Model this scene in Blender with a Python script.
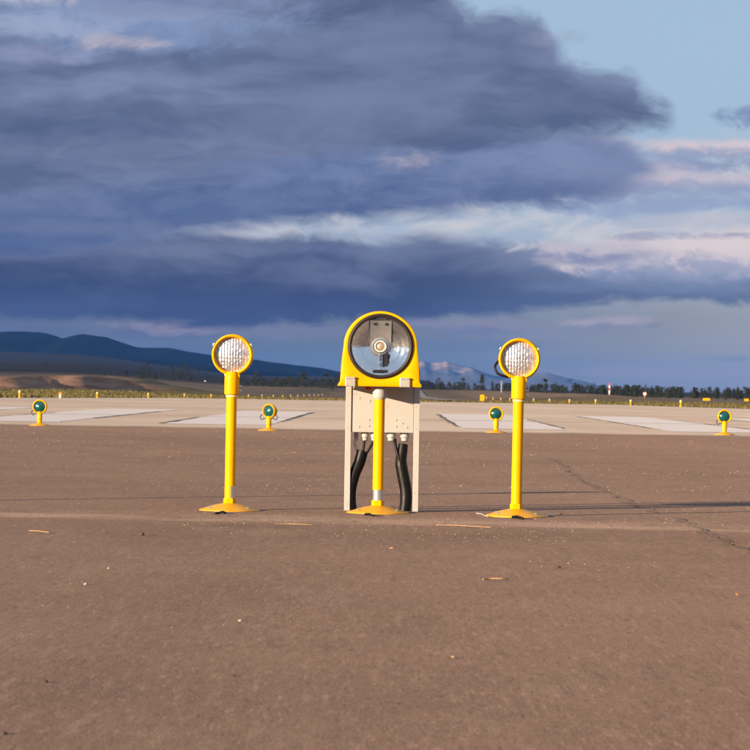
import bpy, bmesh, math, random
import numpy as np
from mathutils import Matrix, Vector

# ------------------------------------------------------------------ camera, sky, sun, exposure
for o in list(bpy.data.objects):
    bpy.data.objects.remove(o)
scene = bpy.context.scene
COL = scene.collection
rad = math.radians

F = 3000.0          # focal length in photo pixels (750 px wide)
ROLL = 0.0157       # the photograph leans slightly clockwise
HC = 0.68           # camera height
HZ = 12.0           # horizon below picture centre, photo px
EXPO = 1.25
SUN_EL = rad(10.0)
SUN_AZ = rad(230.4)   # clockwise from +Y: low behind the camera on the left

cam = bpy.data.cameras.new('camera')
cam.sensor_width = 36.0
cam.lens = 36.0 * F / 750.0
cam.clip_start = 0.1
cam.clip_end = 80000.0
cam.dof.use_dof = True
cam.dof.focus_distance = 15.7
cam.dof.aperture_fstop = 22.0
camo = bpy.data.objects.new('camera', cam)
COL.objects.link(camo)
camo.matrix_world = (Matrix.Translation((0, 0, HC)) @ Matrix.Rotation(rad(90) + HZ / F, 4, 'X')
                     @ Matrix.Rotation(ROLL, 4, 'Z'))
scene.camera = camo

scene.view_settings.view_transform = 'Standard'
scene.view_settings.look = 'None'
scene.view_settings.gamma = 1.0
scene.view_settings.use_curve_mapping = False
scene.view_settings.exposure = EXPO
scene.render.engine = 'CYCLES'
scene.cycles.volume_bounces = 0
scene.cycles.max_bounces = 8

sun = bpy.data.lights.new('sun', 'SUN')
sun.energy = 5.0
sun.angle = rad(0.53)
sun.color = (1.0, 0.76, 0.50)
suno = bpy.data.objects.new('sun', sun)
COL.objects.link(suno)
sdir = Vector((math.sin(SUN_AZ) * math.cos(SUN_EL), math.cos(SUN_AZ) * math.cos(SUN_EL), math.sin(SUN_EL)))
suno.rotation_euler = sdir.to_track_quat('Z', 'Y').to_euler()
suno.location = sdir * 50


class Nodes:
    """small helper to write node graphs as expressions"""
    def __init__(self, tree):
        self.t = tree
        self.t.nodes.clear()

    def new(self, typ, **kw):
        n = self.t.nodes.new(typ)
        for k, v in kw.items():
            setattr(n, k, v)
        return n

    def put(self, sock, v):
        if isinstance(v, bpy.types.NodeSocket):
            self.t.links.new(v, sock)
        elif v is not None:
            if sock.type == 'RGBA' and not hasattr(v, '__len__'):
                v = (v, v, v, 1)
            if sock.type == 'RGBA' and len(v) == 3:
                v = (*v, 1)
            sock.default_value = v

    def m(self, op, a, b=None, c=None, clamp=False):
        n = self.new('ShaderNodeMath', operation=op, use_clamp=clamp)
        for s, v in zip(n.inputs, (a, b, c)):
            if v is not None:
                self.put(s, v)
        return n.outputs[0]

    def add(self, a, b): return self.m('ADD', a, b)
    def sub(self, a, b): return self.m('SUBTRACT', a, b)
    def mul(self, a, b): return self.m('MULTIPLY', a, b)

    def step(self, v, lo, hi, a=0.0, b=1.0):
        n = self.new('ShaderNodeMapRange', interpolation_type='SMOOTHSTEP')
        for i, x in enumerate((v, lo, hi, a, b)):
            self.put(n.inputs[i], x)
        return n.outputs[0]

    def vec(self, x, y, z=0.0):
        n = self.new('ShaderNodeCombineXYZ')
        for s, v in zip(n.inputs, (x, y, z)):
            self.put(s, v)
        return n.outputs[0]

    def noise(self, v, scale=1.0, detail=5.0, rough=0.55, dist=0.0):
        n = self.new('ShaderNodeTexNoise')
        self.put(n.inputs['Vector'], v)
        n.inputs['Scale'].default_value = scale
        n.inputs['Detail'].default_value = detail
        n.inputs['Roughness'].default_value = rough
        n.inputs['Distortion'].default_value = dist
        return n.outputs['Fac']

    def noise2(self, x, y, seed, detail=5.0, rough=0.55):
        n = self.new('ShaderNodeTexNoise', noise_dimensions='2D')
        self.put(n.inputs['Vector'], self.vec(self.add(x, seed * 13.7), self.add(y, seed * 5.3)))
        n.inputs['Scale'].default_value = 1.0
        n.inputs['Detail'].default_value = detail
        n.inputs['Roughness'].default_value = rough
        return n.outputs['Fac']

    def mix(self, f, a, b):
        n = self.new('ShaderNodeMix', data_type='RGBA')
        self.put(n.inputs[0], f)
        self.put(n.inputs[6], a)
        self.put(n.inputs[7], b)
        return n.outputs[2]

    def curve(self, x, pts, lo, hi, ylo, yhi):
        """piecewise curve through pts (x, y)"""
        n = self.new('ShaderNodeFloatCurve')
        c = n.mapping.curves[0]
        P = [((px - lo) / (hi - lo), (py - ylo) / (yhi - ylo)) for px, py in pts]
        while len(c.points) < len(P):
            c.points.new(0.5, 0.5)
        for q, (a, b) in zip(c.points, P):
            q.location = (a, b)
            q.handle_type = 'AUTO_CLAMPED'
        n.mapping.update()
        t = self.m('DIVIDE', self.sub(x, lo), hi - lo, clamp=True)
        self.put(n.inputs['Value'], t)
        return self.m('MULTIPLY_ADD', n.outputs[0], yhi - ylo, ylo)


def lin(c):
    c = c / 255.0
    return c / 12.92 if c <= 0.04045 else ((c + 0.055) / 1.055) ** 2.4


def build_world():
    w = bpy.data.worlds.new('World')
    scene.world = w
    w.use_nodes = True
    N = Nodes(w.node_tree)
    SKY_STRENGTH = 0.075
    w.cycles.sampling_method = 'MANUAL'
    w.cycles.sample_map_resolution = 256
    out = N.new('ShaderNodeOutputWorld')
    bg = N.new('ShaderNodeBackground')
    bg.inputs['Strength'].default_value = SKY_STRENGTH
    N.put(out.inputs['Surface'], bg.outputs[0])
    sky = N.new('ShaderNodeTexSky', sky_type='NISHITA')
    sky.sun_disc = False
    sky.sun_elevation = SUN_EL
    sky.sun_rotation = SUN_AZ
    sky.air_density = 1.0
    sky.dust_density = 2.0
    sky.ozone_density = 5.0

    def C(r, g, b, k=1.0):
        s = k / (2 ** EXPO) / SKY_STRENGTH
        return (lin(r) * s, lin(g) * s, lin(b) * s, 1)

    tc = N.new('ShaderNodeTexCoord')
    sp = N.new('ShaderNodeSeparateXYZ')
    N.put(sp.inputs[0], tc.outputs['Generated'])
    x, y, z = sp.outputs
    az = N.m('ARCTAN2', x, y)
    hyp = N.m('SQRT', N.add(N.mul(x, x), N.mul(y, y)))
    el = N.m('ARCTAN2', z, hyp)
    # the sky laid out in degrees, scaled so that one unit is 1/3000 rad
    U = N.m('MULTIPLY_ADD', az, 3000.0, 375.0)
    tilt = N.mul(N.m('MINIMUM', N.m('MAXIMUM', N.sub(U, 375.0), -800.0), 800.0), ROLL)
    V = N.add(N.m('MULTIPLY_ADD', el, -3000.0, 387.0), tilt)
    outside = N.step(N.m('ABSOLUTE', N.sub(U, 375.0)), 700.0, 1600.0)

    def fb(su, sv, seed, detail=5.0, rough=0.55):
        return N.sub(N.noise2(N.m('DIVIDE', U, su), N.m('DIVIDE', V, sv), seed, detail, rough), 0.5)

    # slow swirl added to the coordinates so that no streak runs dead straight
    wu = fb(150, 70, 61.0, 3)
    wv = fb(150, 70, 71.0, 3)
    Uw = N.add(U, N.mul(wu, 120.0))
    Vw = N.add(V, N.mul(wv, 34.0))

    def fw(su, sv, seed, detail=5.0, rough=0.55):
        return N.sub(N.noise2(N.m('DIVIDE', Uw, su), N.m('DIVIDE', Vw, sv), seed, detail, rough), 0.5)

    nA = fw(260, 90, 3.1, 3)            # broad masses
    nB = fw(95, 44, 7.7, 5, 0.6)       # billows
    nC = fw(300, 60, 12.3, 4, 0.5)      # soft layering
    nD = fw(36, 20, 21.9, 4, 0.62)      # frayed edges
    nE = fw(150, 52, 41.0, 5, 0.6)
    nS = fw(150, 22, 83.0, 3, 0.5)      # drawn-out streaks
    big = fb(1500, 420, 31.0, 3)
    broken = N.step(big, -0.02, 0.10)
    keep = N.m('MULTIPLY_ADD', outside, N.sub(broken, 1.0), 1.0)

    LO, HI, YL, YH = -700.0, 1450.0, -900.0, 450.0

    def cv(pts):
        pts = [(LO, pts[0][1])] + list(pts) + [(HI, pts[-1][1])]
        return N.curve(U, pts, LO, HI, YL, YH)

    def band(top, bot, st, sb, ampA, ampB, ampD=0.0, ampE=0.0, ampS=0.0):
        t = N.add(N.add(V, N.mul(nS, ampS)), N.add(N.mul(nA, ampA), N.add(N.mul(nB, ampB), N.add(N.mul(nD, ampD), N.mul(nE, ampE)))))
        T, B = cv(top), cv(bot)
        a = N.step(N.sub(t, T), -st, st)
        b = N.step(N.sub(t, B), -sb, sb, 1.0, 0.0)
        return N.mul(a, b), t, T, B

    bn = N.add(N.mul(nD, 0.9), nB)
    nE16 = N.mul(nE, 1.6)
    nD22 = N.mul(nD, 2.2)

    def blobs(col, items, amp=2.6, lo=-0.3, hi=1.1):
        """each: centre, radii, colour of the lit top, opacity [, colour of its shaded foot]"""
        rag = N.mul(bn, amp)
        for it in items:
            uc, vc, ru, rv, c, k = it[:6]
            a = N.m('MULTIPLY_ADD', U, 1.0 / ru, -uc / ru)
            b = N.add(N.m('MULTIPLY_ADD', V, 1.0 / rv, nE16), -vc / rv)
            d = N.m('MULTIPLY_ADD', b, b, rag)
            d = N.m('MULTIPLY_ADD', a, a, d)
            if len(it) > 6:
                c = N.mix(N.step(N.add(b, nD22), -0.3, 0.9), c, it[6])
            col = N.mix(N.step(d, lo, hi, k, 0.0), col, c)
        return col

    # clear sky behind a thin high veil, with far stratus low down
    col = N.mix(0.82, sky.outputs[0], C(173, 195, 219))
    veil_col = N.mix(N.step(U, -100.0, 420.0), C(54, 70, 104), C(102, 112, 124))
    veil_col = N.mix(N.step(U, 380.0, 820.0), veil_col, C(156, 156, 160))
    vcol2 = N.mix(N.step(nC, -0.16, 0.2), veil_col, N.mix(0.22, veil_col, C(158, 160, 184)))
    vcol2 = N.mix(N.step(V, 335.0, 395.0, 0.0, 0.30), vcol2, C(86, 100, 124))
    f0 = N.mul(N.step(N.add(V, N.mul(nA, 30.0)), 200.0, 335.0), 0.96)
    col = N.mix(f0, col, vcol2)
    # pale wispy stratus between the two dark decks
    m1, *_ = band([(-700, 190), (150, 192), (400, 188), (560, 168), (750, 155)],
                  [(-700, 262), (300, 262), (600, 285), (750, 290)], 30, 30, 40, 30, 10)
    m1 = N.mul(N.mul(m1, N.step(N.add(nC, N.mul(nB, 0.9)), -0.18, 0.16, 0.45, 0.92)), keep)
    col = N.mix(m1, col, N.mix(N.step(nB, -0.12, 0.16), C(178, 187, 204), C(206, 205, 209)))
    # small slate-blue clouds and pink lit cumulus low on the right
    SL, SH = C(124, 142, 178), C(146, 156, 186)
    col = blobs(col, (
            (742, 121, 42, 13, SL, 0.85),
            (640, 182, 210, 34, C(146, 161, 193), 0.60),
            (690, 168, 150, 8, C(136, 150, 184), 0.75),
            (650, 207, 150, 9, C(146, 162, 194), 0.65),
            (655, 325, 30, 5, C(96, 112, 146), 0.7),
            (470, 345, 90, 9, C(100, 116, 146), 0.5),
            (735, 358, 70, 4, C(116, 132, 160), 0.6)))
    col = blobs(col, (
            (718, 151, 125, 10, C(214, 200, 206), 0.95, SH),
            (606, 145, 36, 8, C(204, 194, 205), 0.85, SH),
            (600, 180, 76, 16, C(196, 187, 201), 0.95, C(134, 143, 176)),
            (720, 184, 110, 9, C(200, 190, 202), 0.8, SH),
            (720, 222, 100, 8, C(190, 188, 200), 0.6),
            (612, 323, 48, 7, C(176, 166, 178), 0.7, C(126, 132, 158)),
            (560, 332, 110, 6, C(136, 138, 160), 0.5),
            (150, 328, 66, 11, C(138, 130, 148), 0.95, C(92, 100, 132)),
            (300, 330, 60, 8, C(122, 122, 146), 0.7),
            (455, 326, 74, 9, C(138, 134, 156), 0.85, C(104, 116, 150)),
            (690, 373, 170, 6, C(150, 145, 162), 0.4)), 2.8, -0.2, 1.9)
    # lower deck
    top3 = [(-500, 215), (0, 244), (110, 238), (180, 233), (230, 234), (270, 237), (310, 233), (375, 238), (420, 234),
            (450, 239), (520, 242), (570, 252), (640, 268), (750, 272), (900, 280)]
    bot3 = [(-500, 330), (0, 320), (330, 322), (450, 318), (560, 307), (640, 301), (750, 303), (1000, 305)]
    m3, t3, T3, B3 = band(top3, bot3, 9, 6, 8, 24, 15, 8, 8)
    rel = N.m('DIVIDE', N.sub(V, T3), N.sub(B3, T3))
    tone3 = N.add(rel, N.add(N.mul(nE, 1.1), N.add(N.mul(nC, 0.7), N.mul(nB, 0.5))))
    c3 = N.mix(N.step(tone3, -0.15, 0.80), C(110, 119, 149), C(55, 67, 106))
    c3r = N.mix(N.step(tone3, 0.0, 0.85), C(130, 144, 174), C(82, 100, 138))
    c3 = N.mix(N.step(U, 380.0, 720.0), c3, c3r)
    c3 = N.mix(N.mul(N.step(V, 284.0, 310.0), N.step(nC, -0.1, 0.2, 0.0, 0.4)), c3, C(84, 100, 144))
    op3 = N.mul(N.mul(m3, keep), N.step(U, 300.0, 800.0, 0.98, 0.84))
    col = N.mix(op3, col, c3)
    col = blobs(col, (
            (645, 286, 150, 8, C(108, 125, 160), 0.5),
            (120, 250, 160, 9, C(116, 123, 153), 0.6),
            (330, 252, 120, 7, C(106, 118, 152), 0.5)), 2.2)
    col = blobs(col, (
            (700, 253, 128, 21, C(224, 209, 209), 0.98, C(150, 156, 184)),
            (840, 262, 120, 16, C(212, 200, 206), 0.9, C(146, 154, 184)),
            (596, 250, 60, 10, C(192, 186, 198), 0.85, C(112, 126, 164))), 2.8, 0.0, 2.0)
    col = blobs(col, ((655, 237, 90, 6, C(120, 136, 172), 0.65),), 3.2)
    # paler layer hanging below the tail of the upper deck
    top5 = [(-500, 120), (250, 125), (420, 128), (560, 130), (610, 138), (640, 160), (662, 180), (720, 260)]
    bot5 = [(-500, 246), (0, 256), (90, 252), (150, 240), (200, 232), (250, 224), (300, 220), (375, 217), (450, 212), (540, 204),
            (600, 196), (640, 180), (662, 168), (720, 60)]
    m5, t5, T5, B5 = band(top5, bot5, 14, 11, 6, 20, 13, 8, 6)
    c5 = N.mix(N.step(N.add(nE, N.mul(nB, 0.8)), -0.22, 0.22), C(72, 92, 136), C(116, 131, 169))
    c5 = N.mix(N.mul(N.step(U, 420.0, 640.0), 0.45), c5, C(138, 150, 184))
    c5 = N.mix(N.mul(N.step(N.add(V, N.mul(nE, 60.0)), 160.0, 225.0), 0.5), c5, C(74, 91, 137))
    col = N.mix(N.mul(N.mul(m5, keep), 0.96), col, c5)
    # upper deck: large, ragged on its right end
    top4 = [(-500, -880), (60, -700), (230, -420), (340, -220), (400, -120), (428, -24), (447, 2), (470, 14), (512, 20), (536, 30),
            (550, 52), (572, 70), (622, 82), (645, 98), (668, 116), (720, 200)]
    bot4 = [(-500, 210), (0, 205), (110, 190), (250, 172), (330, 160), (420, 148), (480, 142), (540, 136), (600, 133), (640, 130),
            (668, 118), (720, 40)]
    m4, t4, T4, B4 = band(top4, bot4, 13, 16, 10, 34, 22, 22, 12)
    # overhead the deck thins out into broken cloud
    m4 = N.mul(m4, N.step(N.add(V, N.add(N.mul(nA, 700.0), N.mul(nB, 250.0))), -620.0, -180.0))
    tone = N.add(N.add(N.mul(nC, 1.1), N.mul(nA, 1.0)), N.add(N.add(N.mul(nE, 0.8), N.mul(nB, 0.5)), N.mul(nS, 0.45)))
    c4 = N.mix(N.step(tone, -0.42, 0.46), C(84, 97, 130), C(128, 140, 171))
    warm = N.step(N.add(nA, N.mul(fb(400, 160, 55.0, 2), 1.0)), -0.05, 0.25)
    c4 = N.mix(N.mul(warm, 0.4), c4, C(103, 109, 141))
    # thinner, brighter rim where the deck frays out against the clear sky
    edge = N.mul(m4, N.step(N.sub(t4, T4), 0.0, 24.0, 1.0, 0.0))
    c4 = N.mix(N.mul(edge, 0.4), c4, C(134, 146, 178))
    col = N.mix(N.mul(N.mul(m4, keep), 0.975), col, c4)
    col = blobs(col, (
            (80, 18, 210, 44, C(132, 151, 190), 0.95),
            (30, 30, 90, 14, C(168, 178, 204), 0.6),
            (150, 14, 70, 10, C(160, 168, 194), 0.5),
            (210, 2, 150, 18, C(128, 140, 176), 0.7),
            (40, 58, 90, 11, C(146, 154, 186), 0.7),
            (350, 152, 60, 11, C(116, 128, 164), 0.55),
            (545, 42, 34, 10, C(156, 160, 184), 0.5),
            (310, 168, 130, 11, C(102, 120, 162), 0.5),
            (90, 228, 150, 8, C(112, 122, 154), 0.6)), 2.2, -0.4, 1.4)
    col = blobs(col, (
            (6, 3, 60, 12, C(200, 196, 206), 0.9, C(144, 156, 188)),
            (112, 45, 40, 9, C(186, 178, 188), 0.75, C(126, 134, 168)),
            (408, 159, 36, 14, C(172, 166, 182), 0.9, C(114, 124, 158))), 2.4, -0.2, 1.6)
    N.put(bg.inputs['Color'], col)


build_world()

# ------------------------------------------------------------------ helpers
def px_at(px, py, Y):
    """world point at distance Y that the photo shows at pixel (px, py)"""
    dx, dy = px - 375.0, py - 375.0
    ox, oy = dx + ROLL * dy, dy - ROLL * dx
    return Vector((ox * Y / F, Y, HC - (oy - HZ) * Y / F))


def ground_at(px, py, z=0.0):
    dx, dy = px - 375.0, py - 375.0
    ox, oy = dx + ROLL * dy, dy - ROLL * dx
    Y = F * (HC - z) / (oy - HZ)
    return Vector((ox * Y / F, Y, z))


def link(name, me, parent=None, mat=None, loc=None):
    o = bpy.data.objects.new(name, me)
    COL.objects.link(o)
    if parent is not None:
        o.parent = parent
    if mat is not None and me is not None and not me.materials:
        me.materials.append(mat)
    if loc is not None:
        o.location = loc
    return o


def mesh_from_bm(bm, name, smooth=False):
    me = bpy.data.meshes.new(name)
    bm.normal_update()
    bm.to_mesh(me)
    bm.free()
    if smooth:
        for p in me.polygons:
            p.use_smooth = True
    return me


def smooth_by_angle(me, ang=40):
    bm = bmesh.new()
    bm.from_mesh(me)
    for f in bm.faces:
        f.smooth = True
    for e in bm.edges:
        if len(e.link_faces) == 2:
            e.smooth = e.calc_face_angle(0) < rad(ang)
    bm.to_mesh(me)
    bm.free()
    return me


def tag(o, label, cat, group=None):
    o['label'] = label
    o['category'] = cat
    if group:
        o['group'] = group
    return o


def thing(name, label, cat, loc=(0, 0, 0), rot=(0, 0, 0), group=None):
    o = bpy.data.objects.new(name, None)
    o.empty_display_size = 0.1
    COL.objects.link(o)
    o.location = loc
    o.rotation_euler = rot
    return tag(o, label, cat, group)


def copy_tree(root, loc, rot=None, label=None, scale=None):
    r = root.copy()
    COL.objects.link(r)
    r.location = loc
    if rot is not None:
        r.rotation_euler = rot
    if label:
        r['label'] = label
    if scale is not None:
        r.scale = scale
    for ch in root.children:
        c = ch.copy()
        COL.objects.link(c)
        c.parent = r
        for g in ch.children:
            d = g.copy()
            COL.objects.link(d)
            d.parent = c
    return r


def lathe_bm(profile, seg=48, axis='Z', off=(0, 0, 0), bm=None, cap=True):
    """profile: list of (radius, height). axis Y puts +height towards the camera (-Y)"""
    if bm is None:
        bm = bmesh.new()
    rings = []
    for r, h in profile:
        ring = []
        for k in range(seg):
            a = 2 * math.pi * k / seg
            if axis == 'Z':
                p = (r * math.cos(a), r * math.sin(a), h)
            elif axis == 'Y':
                p = (r * math.cos(a), -h, r * math.sin(a))
            else:
                p = (h, r * math.cos(a), r * math.sin(a))
            ring.append(bm.verts.new((p[0] + off[0], p[1] + off[1], p[2] + off[2])))
        rings.append(ring)
    for a, b in zip(rings, rings[1:]):
        for k in range(seg):
            bm.faces.new((a[k], a[(k + 1) % seg], b[(k + 1) % seg], b[k]))
    if cap:
        if profile[0][0] > 1e-6:
            bm.faces.new(list(reversed(rings[0])))
        if profile[-1][0] > 1e-6:
            bm.faces.new(rings[-1])
    return bm


def lathe(name, profile, mat, parent, seg=48, axis='Z', off=(0, 0, 0), cap=True, ang=40):
    bm = lathe_bm(profile, seg, axis, off, None, cap)
    bmesh.ops.remove_doubles(bm, verts=bm.verts, dist=1e-6)
    bmesh.ops.recalc_face_normals(bm, faces=bm.faces)
    me = mesh_from_bm(bm, name)
    smooth_by_angle(me, ang)
    return link(name, me, parent, mat)


def box(name, cx, cy, cz, sx, sy, sz, mat, parent=None, bevel=0.0):
    bm = bmesh.new()
    bmesh.ops.create_cube(bm, size=1.0)
    for v in bm.verts:
        v.co = Vector((v.co.x * sx + cx, v.co.y * sy + cy, v.co.z * sz + cz))
    if bevel:
        bmesh.ops.bevel(bm, geom=list(bm.edges), offset=bevel, segments=2, affect='EDGES', profile=0.5)
    return link(name, mesh_from_bm(bm, name), parent, mat)


def tube_bm(pts, radius, seg=12, bm=None, rib=0.0, pitch=0.012, sub=10):
    """tube along a smooth path through pts"""
    if bm is None:
        bm = bmesh.new()
    P = [Vector(p) for p in pts]
    dense = []
    n = len(P)
    for i in range(n - 1):
        p0, p1, p2, p3 = P[max(i - 1, 0)], P[i], P[i + 1], P[min(i + 2, n - 1)]
        for k in range(sub):
            t = k / sub
            dense.append(0.5 * ((2 * p1) + (-p0 + p2) * t + (2 * p0 - 5 * p1 + 4 * p2 - p3) * t * t
                                + (-p0 + 3 * p1 - 3 * p2 + p3) * t ** 3))
    dense.append(P[-1])
    rings = []
    up = Vector((0.0, 1.0, 0.013))
    s = 0.0
    for i, p in enumerate(dense):
        d = (dense[min(i + 1, len(dense) - 1)] - dense[max(i - 1, 0)]).normalized()
        if i:
            s += (p - dense[i - 1]).length
        a = d.cross(up)
        if a.length < 1e-4:
            a = d.cross(Vector((1, 0, 0)))
        a.normalize()
        b = d.cross(a).normalized()
        R = radius(s) if callable(radius) else radius
        if rib:
            R += rib * math.sin(2 * math.pi * s / pitch)
        rings.append([bm.verts.new(p + R * (math.cos(2 * math.pi * k / seg) * a + math.sin(2 * math.pi * k / seg) * b))
                      for k in range(seg)])
    for a, b in zip(rings, rings[1:]):
        for k in range(seg):
            bm.faces.new((a[k], a[(k + 1) % seg], b[(k + 1) % seg], b[k]))
    bm.faces.new(list(reversed(rings[0])))
    bm.faces.new(rings[-1])
    bmesh.ops.recalc_face_normals(bm, faces=bm.faces)
    return bm


def tube(name, pts, radius, mat, parent=None, seg=12, **kw):
    me = mesh_from_bm(tube_bm(pts, radius, seg, **kw), name, True)
    return link(name, me, parent, mat)


# numpy value noise ---------------------------------------------------------------
def vnoise(x, y, seed=0):
    xi, yi = np.floor(x).astype(np.int64), np.floor(y).astype(np.int64)
    xf, yf = x - xi, y - yi
    xf = xf * xf * (3 - 2 * xf)
    yf = yf * yf * (3 - 2 * yf)

    def h(a, b):
        n = (a * 374761393 + b * 668265263 + seed * 1442695041) & 0x7fffffff
        n = ((n ^ (n >> 13)) * 1274126177) & 0x7fffffff
        return ((n ^ (n >> 16)) & 0xffff) / 65535.0
    return ((h(xi, yi) * (1 - xf) + h(xi + 1, yi) * xf) * (1 - yf)
            + (h(xi, yi + 1) * (1 - xf) + h(xi + 1, yi + 1) * xf) * yf)


def fbm(x, y, seed=0, octv=5, gain=0.5):
    s, a, t = 0.0, 1.0, 0.0
    for k in range(octv):
        s = s + a * (vnoise(x * 2 ** k + 17.3 * k, y * 2 ** k - 9.1 * k, seed + k) - 0.5)
        t += a
        a *= gain
    return s / t * 2


def grid_mesh(name, X, Y, Z, attrs=None, smooth=True):
    """X, Y, Z: 2-D arrays"""
    r, c = X.shape
    co = np.stack([X, Y, Z], -1).reshape(-1, 3)
    i = np.arange(r * c).reshape(r, c)
    q = np.stack([i[:-1, :-1], i[:-1, 1:], i[1:, 1:], i[1:, :-1]], -1).reshape(-1, 4)
    me = bpy.data.meshes.new(name)
    me.vertices.add(len(co))
    me.vertices.foreach_set('co', co.astype(np.float32).ravel())
    me.loops.add(q.size)
    me.loops.foreach_set('vertex_index', q.astype(np.int32).ravel())
    me.polygons.add(len(q))
    me.polygons.foreach_set('loop_start', np.arange(0, q.size, 4, dtype=np.int32))
    me.update(calc_edges=True)
    if smooth:
        me.polygons.foreach_set('use_smooth', np.ones(len(q), dtype=bool))
    for k, v in (attrs or {}).items():
        a = me.attributes.new(k, 'FLOAT', 'POINT')
        a.data.foreach_set('value', v.astype(np.float32).ravel())
    return me


# ------------------------------------------------------------------ materials
def material(name):
    m = bpy.data.materials.new(name)
    m.use_nodes = True
    N = Nodes(m.node_tree)
    out = N.new('ShaderNodeOutputMaterial')
    b = N.new('ShaderNodeBsdfPrincipled')
    N.put(out.inputs['Surface'], b.outputs[0])
    return m, N, b, out


def bump(N, b, h, strength=0.3, dist=0.01):
    n = N.new('ShaderNodeBump')
    n.inputs['Strength'].default_value = strength
    n.inputs['Distance'].default_value = dist
    N.put(n.inputs['Height'], h)
    N.put(b.inputs['Normal'], n.outputs[0])


def objco(N):
    return N.new('ShaderNodeTexCoord').outputs['Object']


def worldco(N):
    g = N.new('ShaderNodeNewGeometry')
    s = N.new('ShaderNodeSeparateXYZ')
    N.put(s.inputs[0], g.outputs['Position'])
    return g.outputs['Position'], s.outputs[0], s.outputs[1], s.outputs[2]


def simple(name, c1, c2, rough=0.4, metal=0.0, scale=12.0, coat=0.0, bumpk=0.05, spec=0.5, dirt=None):
    m, N, b, _ = material(name)
    co = objco(N)
    n = N.noise(co, scale, 5)
    col = N.mix(N.step(n, 0.35, 0.68), c1, c2)
    if dirt:
        d = N.step(N.noise(co, scale * 3.1, 6, 0.65), 0.56, 0.72)
        col = N.mix(N.mul(d, 0.55), col, dirt)
    N.put(b.inputs['Base Color'], col)
    N.put(b.inputs['Roughness'], N.step(n, 0.2, 0.8, rough * 0.8, min(1.0, rough * 1.25)))
    b.inputs['Metallic'].default_value = metal
    b.inputs['Coat Weight'].default_value = coat
    b.inputs['Coat Roughness'].default_value = 0.12
    b.inputs['Specular IOR Level'].default_value = spec
    if bumpk:
        bump(N, b, N.noise(co, scale * 9, 4), bumpk, 0.002)
    return m


M = {}
M['yellow'] = simple('yellow_paint', (0.79, 0.362, 0.0004), (0.74, 0.328, 0.0004), 0.42, 0, 9, 0.0, 0.04, 0.10,
                     dirt=(0.62, 0.34, 0.01))
M['yellow_plate'] = simple('yellow_base_paint', (0.70, 0.33, 0.003), (0.62, 0.28, 0.004), 0.42, 0, 14, 0.0, 0.06, 0.25,
                           dirt=(0.50, 0.28, 0.06))
M['silver'] = simple('galvanised_steel', (0.62, 0.58, 0.55), (0.48, 0.45, 0.43), 0.34, 0.75, 30, 0, 0.1)
M['cream'] = simple('cream_enamel', (0.392, 0.390, 0.388), (0.362, 0.358, 0.352), 0.42, 0, 5, 0.1, 0.04,
                    dirt=(0.33, 0.295, 0.275))
M['clip'] = simple('grey_clip_metal', (0.46, 0.42, 0.38), (0.38, 0.34, 0.31), 0.42, 0.3, 40, 0, 0.08)
M['black'] = simple('black_rubber', (0.003, 0.003, 0.003), (0.005, 0.004, 0.004), 0.44, 0, 30, 0, 0.1, 0.22)
M['dark_bezel'] = simple('black_bezel', (0.012, 0.008, 0.008), (0.020, 0.012, 0.011), 0.6, 0, 30, 0, 0.05)
M['red'] = simple('red_cap', (0.62, 0.06, 0.02), (0.50, 0.05, 0.02), 0.4, 0, 30)
M['white_wire'] = simple('white_wire', (0.72, 0.68, 0.62), (0.60, 0.56, 0.50), 0.5, 0, 30)
M['straw'] = simple('dry_straw', (0.46, 0.27, 0.13), (0.36, 0.21, 0.10), 0.7, 0, 60)
M['leaf_bit'] = simple('dry_leaf', (0.60, 0.30, 0.12), (0.42, 0.20, 0.08), 0.7, 0, 60)
M['bolt'] = simple('steel_bolt', (0.66, 0.64, 0.62), (0.5, 0.48, 0.46), 0.28, 0.8, 60)
M['white'] = simple('white_paint', (0.78, 0.76, 0.72), (0.68, 0.66, 0.62), 0.5, 0, 3)
M['orange'] = simple('orange_paint', (0.75, 0.25, 0.03), (0.65, 0.20, 0.03), 0.5, 0, 3)
M['redpaint'] = simple('red_paint', (0.50, 0.08, 0.05), (0.42, 0.06, 0.04), 0.5, 0, 3)
M['amber'] = simple('pale_lamp_glass', (0.86, 0.62, 0.24), (0.80, 0.56, 0.22), 0.25, 0, 3)


def lens_material(name, c1, c2, rough, metal, coat):
    m, N, b, _ = material(name)
    co = objco(N)
    N.put(b.inputs['Base Color'], N.mix(N.step(N.noise(co, 40, 3), 0.35, 0.65), c1, c2))
    b.inputs['Roughness'].default_value = rough
    b.inputs['Metallic'].default_value = metal
    b.inputs['Coat Weight'].default_value = coat
    b.inputs['Coat Roughness'].default_value = 0.03
    return m


M['par_lens'] = lens_material('prismatic_lamp_glass', (0.66, 0.63, 0.66), (0.46, 0.44, 0.48), 0.24, 0.7, 0.5)
M['green_lens'] = lens_material('green_lamp_glass', (0.001, 0.088, 0.090), (0.001, 0.056, 0.060), 0.18, 0.15, 1.0)
M['mirror'] = lens_material('reflector_mirror', (0.90, 0.89, 0.88), (0.86, 0.85, 0.85), 0.05, 1.0, 0.0)
_m = M['mirror']
_N = Nodes.__new__(Nodes)
_N.t = _m.node_tree
bump(_N, [n for n in _m.node_tree.nodes if n.type == 'BSDF_PRINCIPLED'][0], _N.noise(objco(_N), 26.0, 4), 0.10, 0.02)
M['satin'] = lens_material('satin_aluminium', (0.70, 0.67, 0.65), (0.62, 0.59, 0.57), 0.22, 0.8, 0.4)
M['ceramic'] = lens_material('lamp_ceramic', (0.82, 0.78, 0.72), (0.76, 0.72, 0.66), 0.3, 0.0, 0.6)
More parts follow.
